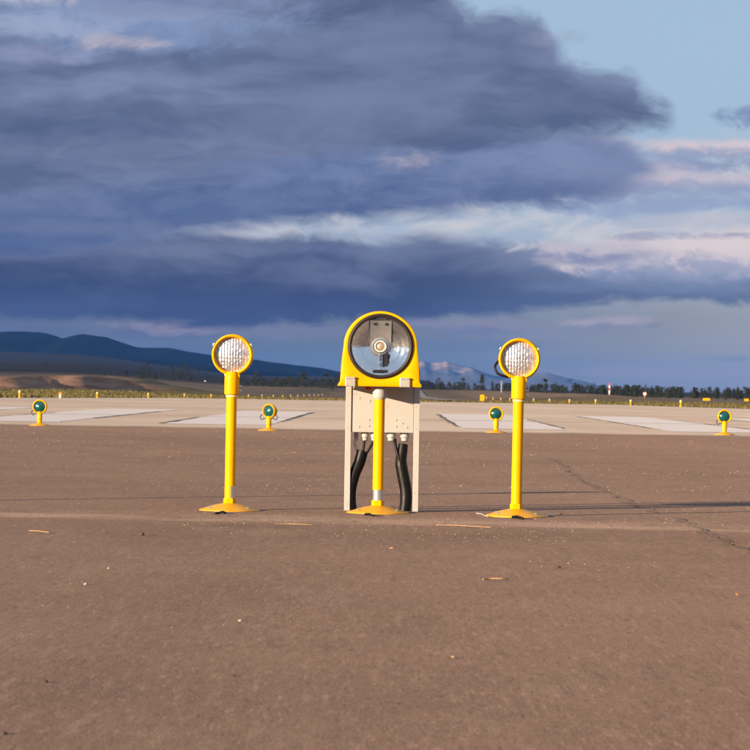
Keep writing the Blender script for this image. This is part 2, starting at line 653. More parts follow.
M['tan'] = lens_material('lamp_core', (0.50, 0.38, 0.26), (0.42, 0.32, 0.22), 0.35, 0.2, 0.5)
M['lamp_shadow'] = lens_material('lamp_shadow_dark', (0.06, 0.06, 0.07), (0.04, 0.04, 0.05), 0.25, 0.6, 0.0)  # dark tone for the added shadow plates and the plate holes

# clear cover glass: see-through with a Fresnel sheen
m = bpy.data.materials.new('clear_cover_glass')
m.use_nodes = True
N = Nodes(m.node_tree)
o_ = N.new('ShaderNodeOutputMaterial')
tr = N.new('ShaderNodeBsdfTransparent')
tr.inputs[0].default_value = (0.95, 0.96, 0.97, 1)
gl = N.new('ShaderNodeBsdfGlossy')
gl.inputs['Roughness'].default_value = 0.02
fr = N.new('ShaderNodeLayerWeight')
fac = N.m('MULTIPLY_ADD', N.m('POWER', fr.outputs['Facing'], 5.0), 0.9, 0.05)
mx = N.new('ShaderNodeMixShader')
N.put(mx.inputs[0], fac)
N.put(mx.inputs[1], tr.outputs[0])
N.put(mx.inputs[2], gl.outputs[0])
N.put(o_.inputs['Surface'], mx.outputs[0])
M['cover'] = m


def asphalt_material():
    m, N, b, _ = material('weathered_asphalt')
    P, X, Y, Z = worldco(N)
    big = N.noise(P, 0.16, 5, 0.55)
    mid = N.noise(P, 0.9, 6, 0.6)
    strk = N.noise(N.vec(N.mul(X, 0.35), N.mul(Y, 0.10), 4.0), 1.0, 6, 0.6)
    fine = N.noise(P, 34.0, 6, 0.75)
    grain = N.noise(P, 140.0, 3, 0.7)
    a, bb = (0.185, 0.110, 0.076), (0.131, 0.078, 0.055)
    col = N.mix(N.step(N.add(N.mul(big, 0.6), N.mul(mid, 0.4)), 0.36, 0.64), bb, a)
    col = N.mix(N.mul(N.step(strk, 0.50, 0.70), 0.45), col, (0.205, 0.129, 0.090))
    col = N.mix(N.mul(N.step(mid, 0.56, 0.72), 0.45), col, (0.109, 0.060, 0.038))
    # pale dusty line where two lanes of paving meet, with a browner stain in front of it
    wob = N.mul(N.sub(N.noise(N.vec(N.mul(X, 0.7), 0.0, 1.0), 1.0, 4), 0.5), 0.9)
    line = N.add(N.add(14.55, N.mul(X, -0.10)), wob)
    d = N.sub(Y, line)
    patch = N.step(N.noise(N.vec(N.mul(X, 1.4), N.mul(Y, 2.0), 9.0), 1.0, 5), 0.36, 0.60, 0.15, 1.0)
    pale = N.mul(N.mul(N.step(d, -0.25, 0.05), N.step(d, 0.05, 1.0, 1.0, 0.0)), patch)
    col = N.mix(N.mul(pale, 0.75), col, (0.352, 0.241, 0.176))
    brown = N.mul(N.mul(N.step(d, -1.9, -1.0), N.step(d, -0.45, -0.15, 1.0, 0.0)),
                  N.step(N.noise(N.vec(N.mul(X, 1.0), N.mul(Y, 1.2), 3.0), 1.0, 6), 0.44, 0.62))
    col = N.mix(N.mul(brown, 0.62), col, (0.099, 0.052, 0.030))
    # thin straight dust streaks further out, parallel with the pavement joint
    for yy, w in ((27.6, 0.22), (25.1, 0.16), (34.0, 0.3), (21.3, 0.12)):
        dd = N.m('ABSOLUTE', N.sub(N.add(Y, N.mul(X, 0.04)), yy))
        s = N.mul(N.step(dd, 0.0, w, 1.0, 0.0), N.step(N.noise(N.vec(N.mul(X, 1.1), yy, 0.0), 1.0, 6, 0.7), 0.44, 0.6))
        col = N.mix(N.mul(s, 0.5), col, (0.260, 0.168, 0.114))
    # roller streaks and worn aggregate running along the runway
    st1 = N.noise(N.vec(N.mul(X, 22.0), N.mul(Y, 1.8), 7.0), 1.0, 5, 0.65)
    st2 = N.noise(N.vec(N.mul(X, 70.0), N.mul(Y, 7.0), 17.0), 1.0, 4, 0.7)
    bl = N.noise(N.vec(N.mul(X, 2.6), N.mul(Y, 0.55), 27.0), 1.0, 6, 0.62)
    col = N.mix(N.step(bl, 0.52, 0.70, 0.0, 0.45), col, (0.116, 0.067, 0.043))
    col = N.mix(N.step(bl, 0.46, 0.30, 0.0, 0.40), col, (0.222, 0.145, 0.108))
    col = N.mix(N.step(st1, 0.52, 0.72, 0.0, 0.55), col, (0.241, 0.159, 0.114))
    col = N.mix(N.step(st1, 0.46, 0.28, 0.0, 0.60), col, (0.092, 0.055, 0.037))
    col = N.mix(N.step(st2, 0.54, 0.70, 0.0, 0.75), col, (0.280, 0.180, 0.126))
    col = N.mix(N.step(st2, 0.46, 0.30, 0.0, 0.75), col, (0.078, 0.046, 0.032))
    st3 = N.noise(N.vec(N.mul(X, 190.0), N.mul(Y, 42.0), 37.0), 1.0, 3, 0.7)
    col = N.mix(N.step(st3, 0.54, 0.70, 0.0, 0.75), col, (0.271, 0.173, 0.121))
    col = N.mix(N.step(st3, 0.46, 0.30, 0.0, 0.80), col, (0.060, 0.037, 0.027))
    # aggregate: pale and dark stones
    col = N.mix(N.step(fine, 0.56, 0.72, 0.0, 0.75), col, (0.260, 0.164, 0.109))
    col = N.mix(N.step(fine, 0.44, 0.28, 0.0, 0.8), col, (0.066, 0.039, 0.028))
    col = N.mix(N.step(grain, 0.56, 0.72, 0.0, 0.7), col, (0.284, 0.180, 0.123))
    col = N.mix(N.step(grain, 0.44, 0.28, 0.0, 0.75), col, (0.063, 0.037, 0.026))
    N.put(b.inputs['Base Color'], col)
    b.inputs['Roughness'].default_value = 0.92
    b.inputs['Diffuse Roughness'].default_value = 0.5
    b.inputs['Specular IOR Level'].default_value = 0.25
    h = N.add(N.mul(fine, 0.6), N.mul(grain, 0.4))
    bump(N, b, h, 0.8, 0.006)
    return m


def concrete_material():
    m, N, b, _ = material('pale_runway_concrete')
    P, X, Y, Z = worldco(N)
    big = N.noise(N.vec(N.mul(X, 0.10), N.mul(Y, 0.035), 0.0), 1.0, 6, 0.6)
    strk = N.noise(N.vec(N.mul(X, 0.9), N.mul(Y, 0.05), 2.0), 1.0, 5, 0.6)
    mid = N.noise(P, 1.4, 6, 0.65)
    col = N.mix(N.step(big, 0.34, 0.66), (0.315, 0.242, 0.191), (0.399, 0.319, 0.259))
    col = N.mix(N.mul(N.step(strk, 0.54, 0.72), 0.5), col, (0.255, 0.200, 0.162))
    rub = N.noise(N.vec(N.mul(X, 2.4), N.mul(Y, 0.02), 12.0), 1.0, 4, 0.6)
    col = N.mix(N.mul(N.step(rub, 0.56, 0.74), 0.4), col, (0.20, 0.155, 0.13))
    col = N.mix(N.mul(N.step(mid, 0.54, 0.75), 0.35), col, (0.281, 0.212, 0.170))
    N.put(b.inputs['Base Color'], col)
    b.inputs['Roughness'].default_value = 0.88
    b.inputs['Diffuse Roughness'].default_value = 0.4
    b.inputs['Specular IOR Level'].default_value = 0.3
    bump(N, b, N.noise(P, 9.0, 6, 0.7), 0.25, 0.01)
    return m


def paint_material():
    m, N, b, _ = material('worn_white_marking')
    P, X, Y, Z = worldco(N)
    n = N.noise(N.vec(N.mul(X, 2.2), N.mul(Y, 0.5), 0.0), 1.0, 6, 0.65)
    col = N.mix(N.step(n, 0.56, 0.78), (0.402, 0.365, 0.365), (0.307, 0.255, 0.219))
    col = N.mix(N.step(N.noise(P, 7.0, 5), 0.4, 0.7, 0.0, 0.3), col, (0.468, 0.439, 0.445))
    N.put(b.inputs['Base Color'], col)
    b.inputs['Roughness'].default_value = 0.8
    b.inputs['Diffuse Roughness'].default_value = 0.4
    return m


def joint_material():
    m, N, b, _ = material('tar_joint')
    P, X, Y, Z = worldco(N)
    n = N.noise(P, 3.0, 5)
    N.put(b.inputs['Base Color'], N.mix(N.step(n, 0.35, 0.65), (0.05, 0.042, 0.040), (0.15, 0.115, 0.095)))
    b.inputs['Roughness'].default_value = 0.9
    return m


def terrain_material():
    m, N, b, _ = material('grassland_and_earth')
    P, X, Y, Z = worldco(N)
    at = N.new('ShaderNodeAttribute')
    at.attribute_name = 'earth'
    earth = at.outputs['Fac']
    n1 = N.noise(N.vec(N.mul(X, 0.045), N.mul(Y, 0.012), 0.0), 1.0, 6, 0.6)
    n2 = N.noise(N.vec(N.mul(X, 0.35), N.mul(Y, 0.05), 5.0), 1.0, 5, 0.65)
    n3 = N.noise(N.vec(N.mul(X, 0.004), N.mul(Y, 0.0012), 9.0), 1.0, 6, 0.65)
    grass = N.mix(N.step(n1, 0.36, 0.62), (0.075, 0.064, 0.018), (0.15, 0.115, 0.034))
    grass = N.mix(N.mul(N.step(n2, 0.50, 0.68), 0.55), grass, (0.040, 0.042, 0.014))
    dry = N.mix(N.step(n1, 0.38, 0.62), (0.110, 0.080, 0.054), (0.170, 0.122, 0.078))
    col = N.mix(N.step(N.add(Y, N.mul(N.sub(n1, 0.5), 300.0)), 640.0, 900.0), grass, dry)
    far = N.mix(N.step(n3, 0.36, 0.62), (0.007, 0.007, 0.009), (0.017, 0.014, 0.014))  # far plain darkened in its own colour to carry the cloud shadow
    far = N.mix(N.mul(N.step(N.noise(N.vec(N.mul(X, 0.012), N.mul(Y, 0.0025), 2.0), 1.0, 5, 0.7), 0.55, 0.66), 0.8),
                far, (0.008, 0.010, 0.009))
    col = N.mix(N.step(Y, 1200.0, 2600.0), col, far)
    er = N.mix(N.step(N.noise(N.vec(N.mul(X, 0.12), N.mul(Z, 0.8), 0.0), 1.0, 6, 0.65), 0.35, 0.65), (0.16, 0.088, 0.060),
               (0.31, 0.180, 0.125))
    col = N.mix(earth, col, er)
    N.put(b.inputs['Base Color'], col)
    b.inputs['Roughness'].default_value = 1.0
    b.inputs['Specular IOR Level'].default_value = 0.1
    bump(N, b, N.noise(P, 0.6, 6, 0.7), 0.5, 0.5)
    return m


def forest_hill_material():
    m, N, b, _ = material('wooded_slopes_cloud_shade')
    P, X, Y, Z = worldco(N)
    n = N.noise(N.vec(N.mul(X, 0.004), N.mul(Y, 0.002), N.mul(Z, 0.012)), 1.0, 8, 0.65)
    N.put(b.inputs['Base Color'], N.mix(N.step(n, 0.36, 0.64), (0.002, 0.005, 0.007), (0.006, 0.010, 0.011)))  # cloud shadow over the woods is put into this very dark colour
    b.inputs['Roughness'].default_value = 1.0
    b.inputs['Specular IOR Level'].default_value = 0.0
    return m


def snow_material():
    m, N, b, _ = material('snowy_rock')
    P, X, Y, Z = worldco(N)
    n = N.noise(N.vec(N.mul(X, 0.006), N.mul(Y, 0.003), N.mul(Z, 0.02)), 1.0, 8, 0.7)
    snow = N.step(N.add(Z, N.mul(N.sub(n, 0.5), 330.0)), 130.0, 215.0)
    N.put(b.inputs['Base Color'], N.mix(snow, (0.055, 0.062, 0.078), (0.25, 0.175, 0.145)))
    b.inputs['Roughness'].default_value = 0.9
    return m


def foliage_material(name, c1, c2):
    m, N, b, _ = material(name)
    P, X, Y, Z = worldco(N)
    n = N.noise(P, 0.5, 4)
    N.put(b.inputs['Base Color'], N.mix(N.step(n, 0.35, 0.65), c1, c2))
    b.inputs['Roughness'].default_value = 0.8
    b.inputs['Specular IOR Level'].default_value = 0.2
    return m


M['asphalt'] = asphalt_material()
M['concrete'] = concrete_material()
M['paint'] = paint_material()
M['joint'] = joint_material()
M['terrain'] = terrain_material()
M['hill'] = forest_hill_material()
M['snow'] = snow_material()
M['leaf_dark'] = foliage_material('dark_foliage', (0.012, 0.018, 0.014), (0.028, 0.034, 0.022))
M['leaf_mid'] = foliage_material('olive_foliage', (0.020, 0.026, 0.017), (0.042, 0.044, 0.026))
M['bark'] = simple('bark', (0.035, 0.028, 0.024), (0.022, 0.018, 0.016), 0.9, 0, 4)

# ------------------------------------------------------------------ ground
AX = 20.0 / 3000.0      # the runway runs a hair to the right of the view axis


def interp(v, pts):
    return np.interp(v, [p[0] for p in pts], [p[1] for p in pts])


def runway_z(Y):
    return interp(np.asarray(Y, float), [(-1e5, 0), (75, 0), (280, -0.72), (460, -1.36), (760, -2.25), (1100, -2.9),
                                         (1250, -2.9), (1700, -0.3), (2600, -0.2), (40000, -6)])


def sstep(v, a, b):
    t = np.clip((v - a) / (b - a), 0, 1)
    return t * t * (3 - 2 * t)


def terrain_z(X, Y):
    X = np.asarray(X, float)
    Y = np.asarray(Y, float)
    Ys = np.maximum(Y, 1.0)
    ang = X / Ys
    base = runway_z(Y)
    right = interp(Y, [(-1e5, 0), (75, 0), (283, -0.72), (463, -1.36), (680, -1.75), (950, -0.75), (1500, -0.2),
                       (2400, -0.6), (6000, -3), (40000, -5)])
    rightB = interp(Y, [(-1e5, 0), (75, 0), (283, -0.72), (463, -1.36), (680, -1.75), (950, -2.2), (1300, -2.4), (2400, -2.4),
                        (6000, -3), (40000, -5)])
    wr = sstep(ang, 0.035, 0.095)
    right = right * (1 - wr) + rightB * wr
    left = interp(Y, [(-1e5, 0), (75, 0), (280, -0.74), (460, -1.25), (620, -1.0), (900, 0.6), (1500, 3.2),
                      (2500, 9.0), (4500, 30), (8000, 70), (10500, 95), (14000, 60), (40000, 20)])
    leftc = interp(Y, [(-1e5, 0), (75, 0), (280, -0.74), (460, -1.36), (700, -1.7), (1100, -0.9), (2000, 0.2),
                       (4500, 9), (8000, 24), (10500, 35), (14000, 20), (40000, 0)])
    s = X - AX * Y
    wl = sstep(-ang, 0.035, 0.105)
    lft = left * wl + leftc * (1 - wl)
    side = np.where(s > 0, right, lft)
    # off the runway only
    k = sstep(np.abs(s), 26.0, 46.0)
    z = base * (1 - k) + side * k
    n = fbm(X * 0.012, Y * 0.006, 5, 5)
    z = z + k * n * np.clip(Y / 1400.0, 0.05, 1.2) * 0.7
    z = z + k * sstep(Y, 2500, 6000) * fbm(X * 0.0012, Y * 0.0006, 9, 5) * 22 * wl
    # earth bank with a cut face on the left
    by = 690 + 60 * fbm(X * 0.03, X * 0 + 3.0, 21, 4)
    bh = 1.9 + 1.7 * fbm(X * 0.045, X * 0 + 8.0, 27, 5)
    ext = sstep(X, -230, -120) * sstep(-X, 38, 62) + sstep(-X, 200, 260)
    face = sstep(Y, by - 6, by + 4) * (1 - sstep(Y, by + 60, by + 160)) * np.clip(ext, 0, 1)
    z = z + face * bh
    earth = np.clip(ext, 0, 1) * sstep(Y, by - 22, by - 6) * (1 - sstep(Y, by + 30 + 25 * n, by + 60 + 25 * n))
    # a low gravelly mound on the right
    gx, gy = 66.0, 900.0
    d = ((X - gx) / 26.0) ** 2 + ((Y - gy) / 120.0) ** 2
    md = np.exp(-d * 1.4)
    z = z + md * 1.5
    earth = np.maximum(earth, np.clip(md * 1.3, 0, 1) * 0.5)
    # keep clear below the paved sheets
    z = z - 0.35 * (1 - sstep(np.abs(s), 24.5, 29.0)) * (1 - sstep(Y, 346, 372)) - 0.02
    return z, earth


def build_ground():
    t = np.linspace(-7.0, 7.0, 520)
    xs = 28.0 * np.sinh(t)
    xs = xs * (15000 / xs[-1])
    ys = np.concatenate([np.linspace(-3000, -100, 8), np.linspace(-90, 210, 26), np.linspace(222, 640, 56),
                         np.linspace(646, 780, 52), np.geomspace(800, 26500, 120)])
    X, Y = np.meshgrid(xs, ys)
    z, earth = terrain_z(X, Y)
    o = link('terrain', grid_mesh('terrain', X, Y, z, {'earth': earth}), None, M['terrain'])
    o['kind'] = 'structure'

    # runway concrete, following the gentle fall of the ground
    ys = np.concatenate([np.linspace(44.9, 80, 12), np.linspace(90, 346, 60)])
    sx = np.linspace(-25.5, 25.5, 24)
    S, Y = np.meshgrid(sx, ys)
    o = link('runway', grid_mesh('runway', S + AX * Y, Y, runway_z(Y) + 0.012), None, M['concrete'])
    o['kind'] = 'structure'
    # near asphalt
    xs = np.linspace(-90, 90, 61)
    ys = np.concatenate([np.linspace(-60, 0, 7), np.linspace(2, 45.6, 60)])
    X, Y = np.meshgrid(xs, ys)
    Y = np.where(Y > 45.5, 45.55 + 0.12 * fbm(X * 0.9, X * 0, 3, 4), Y)
    Z = 0.004 * fbm(X * 0.5, Y * 0.5, 8, 4)
    o = link('asphalt_apron', grid_mesh('asphalt_apron', X, Y, Z + 0.020), None, M['asphalt'])
    o['kind'] = 'structure'
    return o


APRON_Z = 0.020
build_ground()


def strip(name, pts, widths, z, mat, kind='structure', parent=None, jag=0.0, seed=1):
    """thin flat strip along a ground path"""
    rng = random.Random(seed)
    bm = bmesh.new()
    prev = None
    P = [Vector((p[0], p[1], 0)) for p in pts]
    for i, p in enumerate(P):
        d = (P[min(i + 1, len(P) - 1)] - P[max(i - 1, 0)]).normalized()
        nrm = Vector((-d.y, d.x, 0))
        w = widths[i] if hasattr(widths, '__len__') else widths
        a = p + nrm * (w / 2 + rng.uniform(-jag, jag))
        b = p - nrm * (w / 2 + rng.uniform(-jag, jag))
        za = z(p.y) if callable(z) else z
        va, vb = bm.verts.new((a.x, a.y, za)), bm.verts.new((b.x, b.y, za))
        if prev:
            bm.faces.new((prev[0], prev[1], vb, va))
        prev = (va, vb)
    bmesh.ops.recalc_face_normals(bm, faces=bm.faces)
    for f in bm.faces:
        if f.normal.z < 0:
            f.normal_flip()
    o = link(name, mesh_from_bm(bm, name), parent, mat)
    if kind and parent is None:
        o['kind'] = kind
    return o


def sline(s, y0, y1, n):
    return [(s + AX * y, y) for y in np.linspace(y0, y1, n)]


# threshold stripes and the sealed joints along them
rz = lambda y: float(runway_z(y)) + 0.016
rz2 = lambda y: float(runway_z(y)) + 0.020
for k, s0 in enumerate((-14.5, -10.95, -7.4, -3.88, 1.12, 4.65, 8.2, 11.7)):
    strip('threshold_stripe', sline(s0 + 0.9, 50.0, 79.0, 30), 1.78, rz, M['paint'], jag=0.06, seed=k)
rng = random.Random(4)
for s0, y0, y1, w in ((1.09, 52, 76, 0.13), (2.93, 52, 66, 0.10), (4.62, 54, 76, 0.10), (6.5, 50, 70, 0.07), (-2.08, 55, 76, 0.12),
                      (-3.93, 50, 60, 0.12), (-5.62, 56, 72, 0.09), (-7.45, 52, 66, 0.08), (8.2, 52, 74, 0.09),
                      (0.0, 46, 330, 0.04), (-9.2, 46, 330, 0.05), (9.6, 46, 330, 0.05), (-18, 46, 330, 0.06), (18, 46, 330, 0.06)):
    n = 26
    strip('pavement_joint', sline(s0, y0, y1, n), [w * 0.72 * rng.uniform(0.3, 1.3) for _ in range(n)], rz2, M['joint'])
for y in (62.0, 84.0, 107.0, 131.0, 160.0, 200.0, 250.0):
    n = 40
    strip('pavement_joint', [(x + AX * y, y + rng.uniform(-.05, .05)) for x in np.linspace(-25, 25, n)],
          [(0.10 + 0.0012 * y) * rng.uniform(0.3, 1.3) for _ in range(n)], rz2, M['joint'])
for s0 in (-22.3, 22.3):
    strip('runway_edge_line', sline(s0, 52, 340, 40), 0.9, rz, M['paint'])
for y0 in range(96, 300, 60):
    strip('runway_centre_dash', sline(0.0, y0, y0 + 30, 8), 0.45, rz, M['paint'])
# pale broken lip and dark seam where the asphalt meets the concrete
n = 120
strip('pavement_joint', [(x, 45.75 + rng.uniform(-.05, .05)) for x in np.linspace(-24, 24, n)],
      [0.28 * rng.uniform(0.4, 1.3) for _ in range(n)], 0.026, M['joint'])
# side taxiway slanting away on the right
M['taxi'] = simple('grey_tarmac', (0.20, 0.17, 0.15), (0.15, 0.125, 0.11), 0.9, 0, 0.05)
strip('taxiway', [(12.5 + (y - 470) * 0.0085, y) for y in np.linspace(470, 1600, 70)], 5.0,
      lambda y: float(terrain_z(12.5 + (y - 470) * 0.0085, y)[0]) + 0.22, M['taxi'])

# cracks in the asphalt
def crack(pxs, w, seed, jag):
    rng = random.Random(seed)
    pts = []
    G = [ground_at(*p) for p in pxs]
    for a, b in zip(G, G[1:]):
        n = max(3, int((b - a).length / 0.10))
        for k in range(n):
            t = k / n
            p = a.lerp(b, t)
            pts.append((p.x + rng.uniform(-jag, jag), p.y + rng.uniform(-jag, jag)))
    strip('asphalt_crack', pts, [w * rng.uniform(0.15, 1.3) for _ in pts], APRON_Z + 0.006, M['crack'])


M['crack'] = simple('crack_dirt', (0.080, 0.055, 0.042), (0.125, 0.085, 0.064), 0.95, 0, 20)
crack([(548, 461), (560, 467), (572, 478), (590, 489), (601, 494), (612, 499), (640, 512), (664, 519)], 0.014, 3, 0.045)
crack([(676, 523), (690, 530), (706, 538), (728, 548), (760, 562), (800, 580)], 0.015, 5, 0.03)
crack([(0, 561), (22, 562), (48, 563)], 0.014, 7, 0.03)

# ------------------------------------------------------------------ mountains and haze
def range_mesh(name, prof, Yc, depth, mat, seed, rough=0.16, cols=420, rows=46):
    """prof: (photo px, photo py of the ridge line) -> a ridge with spurs at distance Yc"""
    pxs = np.linspace(prof[0][0], prof[-1][0], cols)
    pys = np.interp(pxs, [p[0] for p in prof], [p[1] for p in prof])
    pys = pys + 1.6 * fbm(pxs * 0.035, pxs * 0 + seed, seed, 6, 0.6)
    hor = 387.0 + ROLL * (pxs - 375.0)
    ridge = np.maximum((hor - pys) / F * Yc, 2.0)
    xr = (pxs - 375.0) / F * Yc
    v = np.linspace(-1, 1, rows)
    Vv, R = np.meshgrid(v, ridge, indexing='ij')
    _, Xr = np.meshgrid(v, xr, indexing='ij')
    fall = 1 - np.abs(Vv) ** 1.15
    X = Xr
    Y = Yc + Vv * depth + depth * 0.25 * fbm(Xr / (depth * 0.7), Vv * 0.0, seed + 3, 4)
    rid = 1 - np.abs(fbm(Xr / (depth * 0.22) + 0.8 * Vv, Vv * 2.2, seed + 9, 6, 0.55)) * 2
    Z = R * fall * (1 + rough * 2.2 * (rid - 0.6) * np.minimum(1, np.abs(Vv) * 3.0) * (1 - np.abs(Vv))) - 9
    o = link(name, grid_mesh(name, X, Y, Z), None, mat)
    o['kind'] = 'structure'
    return o


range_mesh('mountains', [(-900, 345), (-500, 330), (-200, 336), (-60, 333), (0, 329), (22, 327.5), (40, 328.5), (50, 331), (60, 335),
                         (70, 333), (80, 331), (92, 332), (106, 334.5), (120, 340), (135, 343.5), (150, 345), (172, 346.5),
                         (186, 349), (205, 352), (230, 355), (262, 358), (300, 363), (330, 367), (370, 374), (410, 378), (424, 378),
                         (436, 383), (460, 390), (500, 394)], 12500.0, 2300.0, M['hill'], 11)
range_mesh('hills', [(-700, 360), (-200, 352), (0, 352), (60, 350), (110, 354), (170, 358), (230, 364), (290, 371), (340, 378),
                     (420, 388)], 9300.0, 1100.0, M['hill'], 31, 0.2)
range_mesh('snow_mountains', [(300, 380), (350, 372), (385, 368), (405, 364), (416, 361), (424, 359.5), (431, 362), (437, 361),
                              (447, 360), (455, 362.5), (462, 364), (472, 365), (481, 369), (495, 374), (508, 375),
                              (530, 373), (545, 372), (556, 374), (575, 378), (596, 383), (620, 387), (660, 390), (800, 392),
                              (1100, 394)], 23500.0, 2200.0, M['snow'], 53, 0.34)

m = bpy.data.materials.new('pale_blue_air')
m.use_nodes = True
N = Nodes(m.node_tree)
o_ = N.new('ShaderNodeOutputMaterial')
pv = N.new('ShaderNodeVolumePrincipled')
pv.inputs['Color'].default_value = (0.10, 0.32, 1.0, 1)
pv.inputs['Density'].default_value = 1.5e-5
pv.inputs['Anisotropy'].default_value = 0.0
N.put(o_.inputs['Volume'], pv.outputs[0])
box('haze', 0, 11900, 126, 30800, 30600, 276, m)['kind'] = 'stuff'

# ------------------------------------------------------------------ approach lights
def bezel_and_lamp(parent, zc, r_out, r_in, lens_me, lens_mat, recess=0.0, back=0.10, clip=1.0):
    """round lamp head facing the camera: ring, glass, housing, spring clips"""
    c = (0, 0, zc)
    w = r_out - r_in
    lathe('lamp_ring', [(r_in, -0.012), (r_in - 0.001, 0.002), (r_in + w * 0.15, 0.012), (r_in + w * 0.5, 0.017), (r_in + w * 0.85, 0.012),
                        (r_out, 0.002), (r_out, -0.016), (r_out - 0.006, -0.022), (r_in, -0.022), (r_in, -0.012)],
          M['yellow'], parent, 72, 'Y', c, cap=False)
    lathe('housing', [(0.0, -back), (r_out * 0.34, -back), (r_out * 0.62, -back * 0.82), (r_out * 0.88, -back * 0.42),
                      (r_out * 0.95, -0.024), (r_out * 0.9, -0.023)], M['yellow'], parent, 48, 'Y', c, cap=False)
    link('lens', lens_me, parent, lens_mat, (0, recess, zc))
    for a in (28, 152):
        x, z = (r_out + 0.003) * math.cos(rad(a)), (r_out + 0.003) * math.sin(rad(a))
        b = box('clip', 0, 0, 0, 0.010 * clip, 0.026, 0.017 * clip, M['bolt'], parent, 0.003)
        b.location = (x, 0.0, zc + z)
        b.rotation_euler = (0, -rad(a), 0)


def par_lens(R, pitch_x, pitch_z, dome, pillow, n=110):
    """pressed prismatic glass: small pillows in rows over a shallow dome"""
    g = np.linspace(-R, R, n)
    bm = bmesh.new()
    V = {}
    rng = random.Random(2)
    tilt = {}
    for i, x in enumerate(g):
        for j, z in enumerate(g):
            r2 = x * x + z * z
            if r2 > R * R * 1.01:
                continue
            ix, iz = math.floor(x / pitch_x + 100.5), math.floor(z / pitch_z + 0.25 * (ix_par(x, pitch_x)) + 100)
            fx = (x / pitch_x + 100.5) % 1 * 2 - 1
            fz = (z / pitch_z + 0.25 * ix_par(x, pitch_x) + 100) % 1 * 2 - 1
            t = tilt.setdefault((ix, iz), (rng.uniform(-1, 1), rng.uniform(-1, 1), rng.uniform(0.7, 1.2)))
            d = dome * (1 - r2 / (R * R)) + pillow * t[2] * ((1 - fx * fx) + 0.32 * (1 - fz * fz)) \
                + pillow * 0.35 * (t[0] * fx + t[1] * fz)
            V[i, j] = bm.verts.new((x, -d, z))
    for i in range(n - 1):
        for j in range(n - 1):
            k = [(i, j), (i + 1, j), (i + 1, j + 1), (i, j + 1)]
            if all(q in V for q in k):
                bm.faces.new([V[q] for q in k])
    for f in bm.faces:
        f.smooth = True
    bm.normal_update()
    for f in bm.faces:
        if f.normal.y > 0:
            f.normal_flip()
    return mesh_from_bm(bm, 'lens', True)


def ix_par(x, p):
    return math.floor(x / p + 100.5) % 2


PAR = par_lens(0.0945, 0.0150, 0.0200, 0.015, 0.0024)


def dome_lens(R, dome, ring=0.0006):
    prof = []
    for k in range(24, -1, -1):
        r = R * k / 24
        prof.append((r, dome * (1 - (r / R) ** 2) + ring * math.sin(r / R * 40)))
    bm = lathe_bm(prof, 56, 'Y', cap=False)
    bmesh.ops.remove_doubles(bm, verts=bm.verts, dist=1e-6)
    bmesh.ops.recalc_face_normals(bm, faces=bm.faces)
    for f in bm.faces:
        if f.normal.y > 0:
            f.normal_flip()
    return mesh_from_bm(bm, 'lens', True)


GREEN = dome_lens(0.088, 0.034)


def base_plate(parent, r=0.160):
    lathe('base_plate', [(0.0, 0.040), (0.034, 0.040), (0.045, 0.037), (0.075, 0.031), (0.105, 0.023), (0.135, 0.013), (r - 0.006, 0.0075),
                         (r, 0.005), (r, -0.004), (0.0, -0.004)][::-1], M['yellow_plate'], parent, 72, ang=50)
    for a in (38, 142, 218, 322):
        bm = lathe_bm([(0.0085, 0.0), (0.0085, 0.007), (0.005, 0.010), (0.0, 0.011)], 6)
        bmesh.ops.recalc_face_normals(bm, faces=bm.faces)
        o = link('bolt', mesh_from_bm(bm, 'bolt'), parent, M['bolt'])
        o.location = (0.125 * math.cos(rad(a)), 0.125 * math.sin(rad(a)), 0.013)


def coupling(parent, z0, z1, r=0.033):
    bm = lathe_bm([(r * 0.92, z0), (r, z0 + 0.004), (r, z1 - 0.004), (r * 0.9, z1)], 6)
    bmesh.ops.recalc_face_normals(bm, faces=bm.faces)
    o = link('coupling', mesh_from_bm(bm, 'coupling'), parent, M['yellow'])
    return o


def approach_light(label, loc, lean, sleeve):
    t = thing('approach_light', label, 'runway light', loc, (0, lean, 0), 'tall yellow approach lights')
    base_plate(t)
    coupling(t, 0.036, 0.066)
    lathe('pole', [(0.0275, 0.064), (0.0275, 0.598)], M['yellow'], t, 40)
    # bright wrap near the foot of the pole
    bm = bmesh.new()
    z0, z1 = 0.067, 0.130
    a0, a1 = sleeve
    prev = None
    for k in range(25):
        a = rad(a0 + (a1 - a0) * k / 24)
        p = [bm.verts.new((0.0284 * math.cos(a), 0.0284 * math.sin(a), z)) for z in (z0, z1)]
        if prev:
            bm.faces.new((prev[0], p[0], p[1], prev[1]))
        prev = p
    link('sleeve', mesh_from_bm(bm, 'sleeve', True), t, M['silver'])
    lathe('collar', [(0.0275, 0.594), (0.031, 0.596), (0.031, 0.606), (0.0275, 0.608)], M['amber'], t, 40)
    so = lathe('socket', [(0.030, 0.607), (0.0385, 0.611), (0.0385, 0.700), (0.036, 0.712), (0.030, 0.728)], M['yellow'], t, 40)
    for z in (0.628, 0.652):
        s = lathe('screw', [(0.005, 0.036), (0.005, 0.050), (0.0035, 0.052)], M['bolt'], so, 8, 'X', (0, -0.006, z))
    box('lug', 0.030, -0.004, 0.706, 0.022, 0.030, 0.024, M['yellow'], so, 0.004)
    box('lug', -0.030, 0.010, 0.712, 0.020, 0.022, 0.010, M['bolt'], so, 0.003)
    bezel_and_lamp(t, 0.817, 0.1085, 0.091, PAR, M['par_lens'], 0.012)
    return t


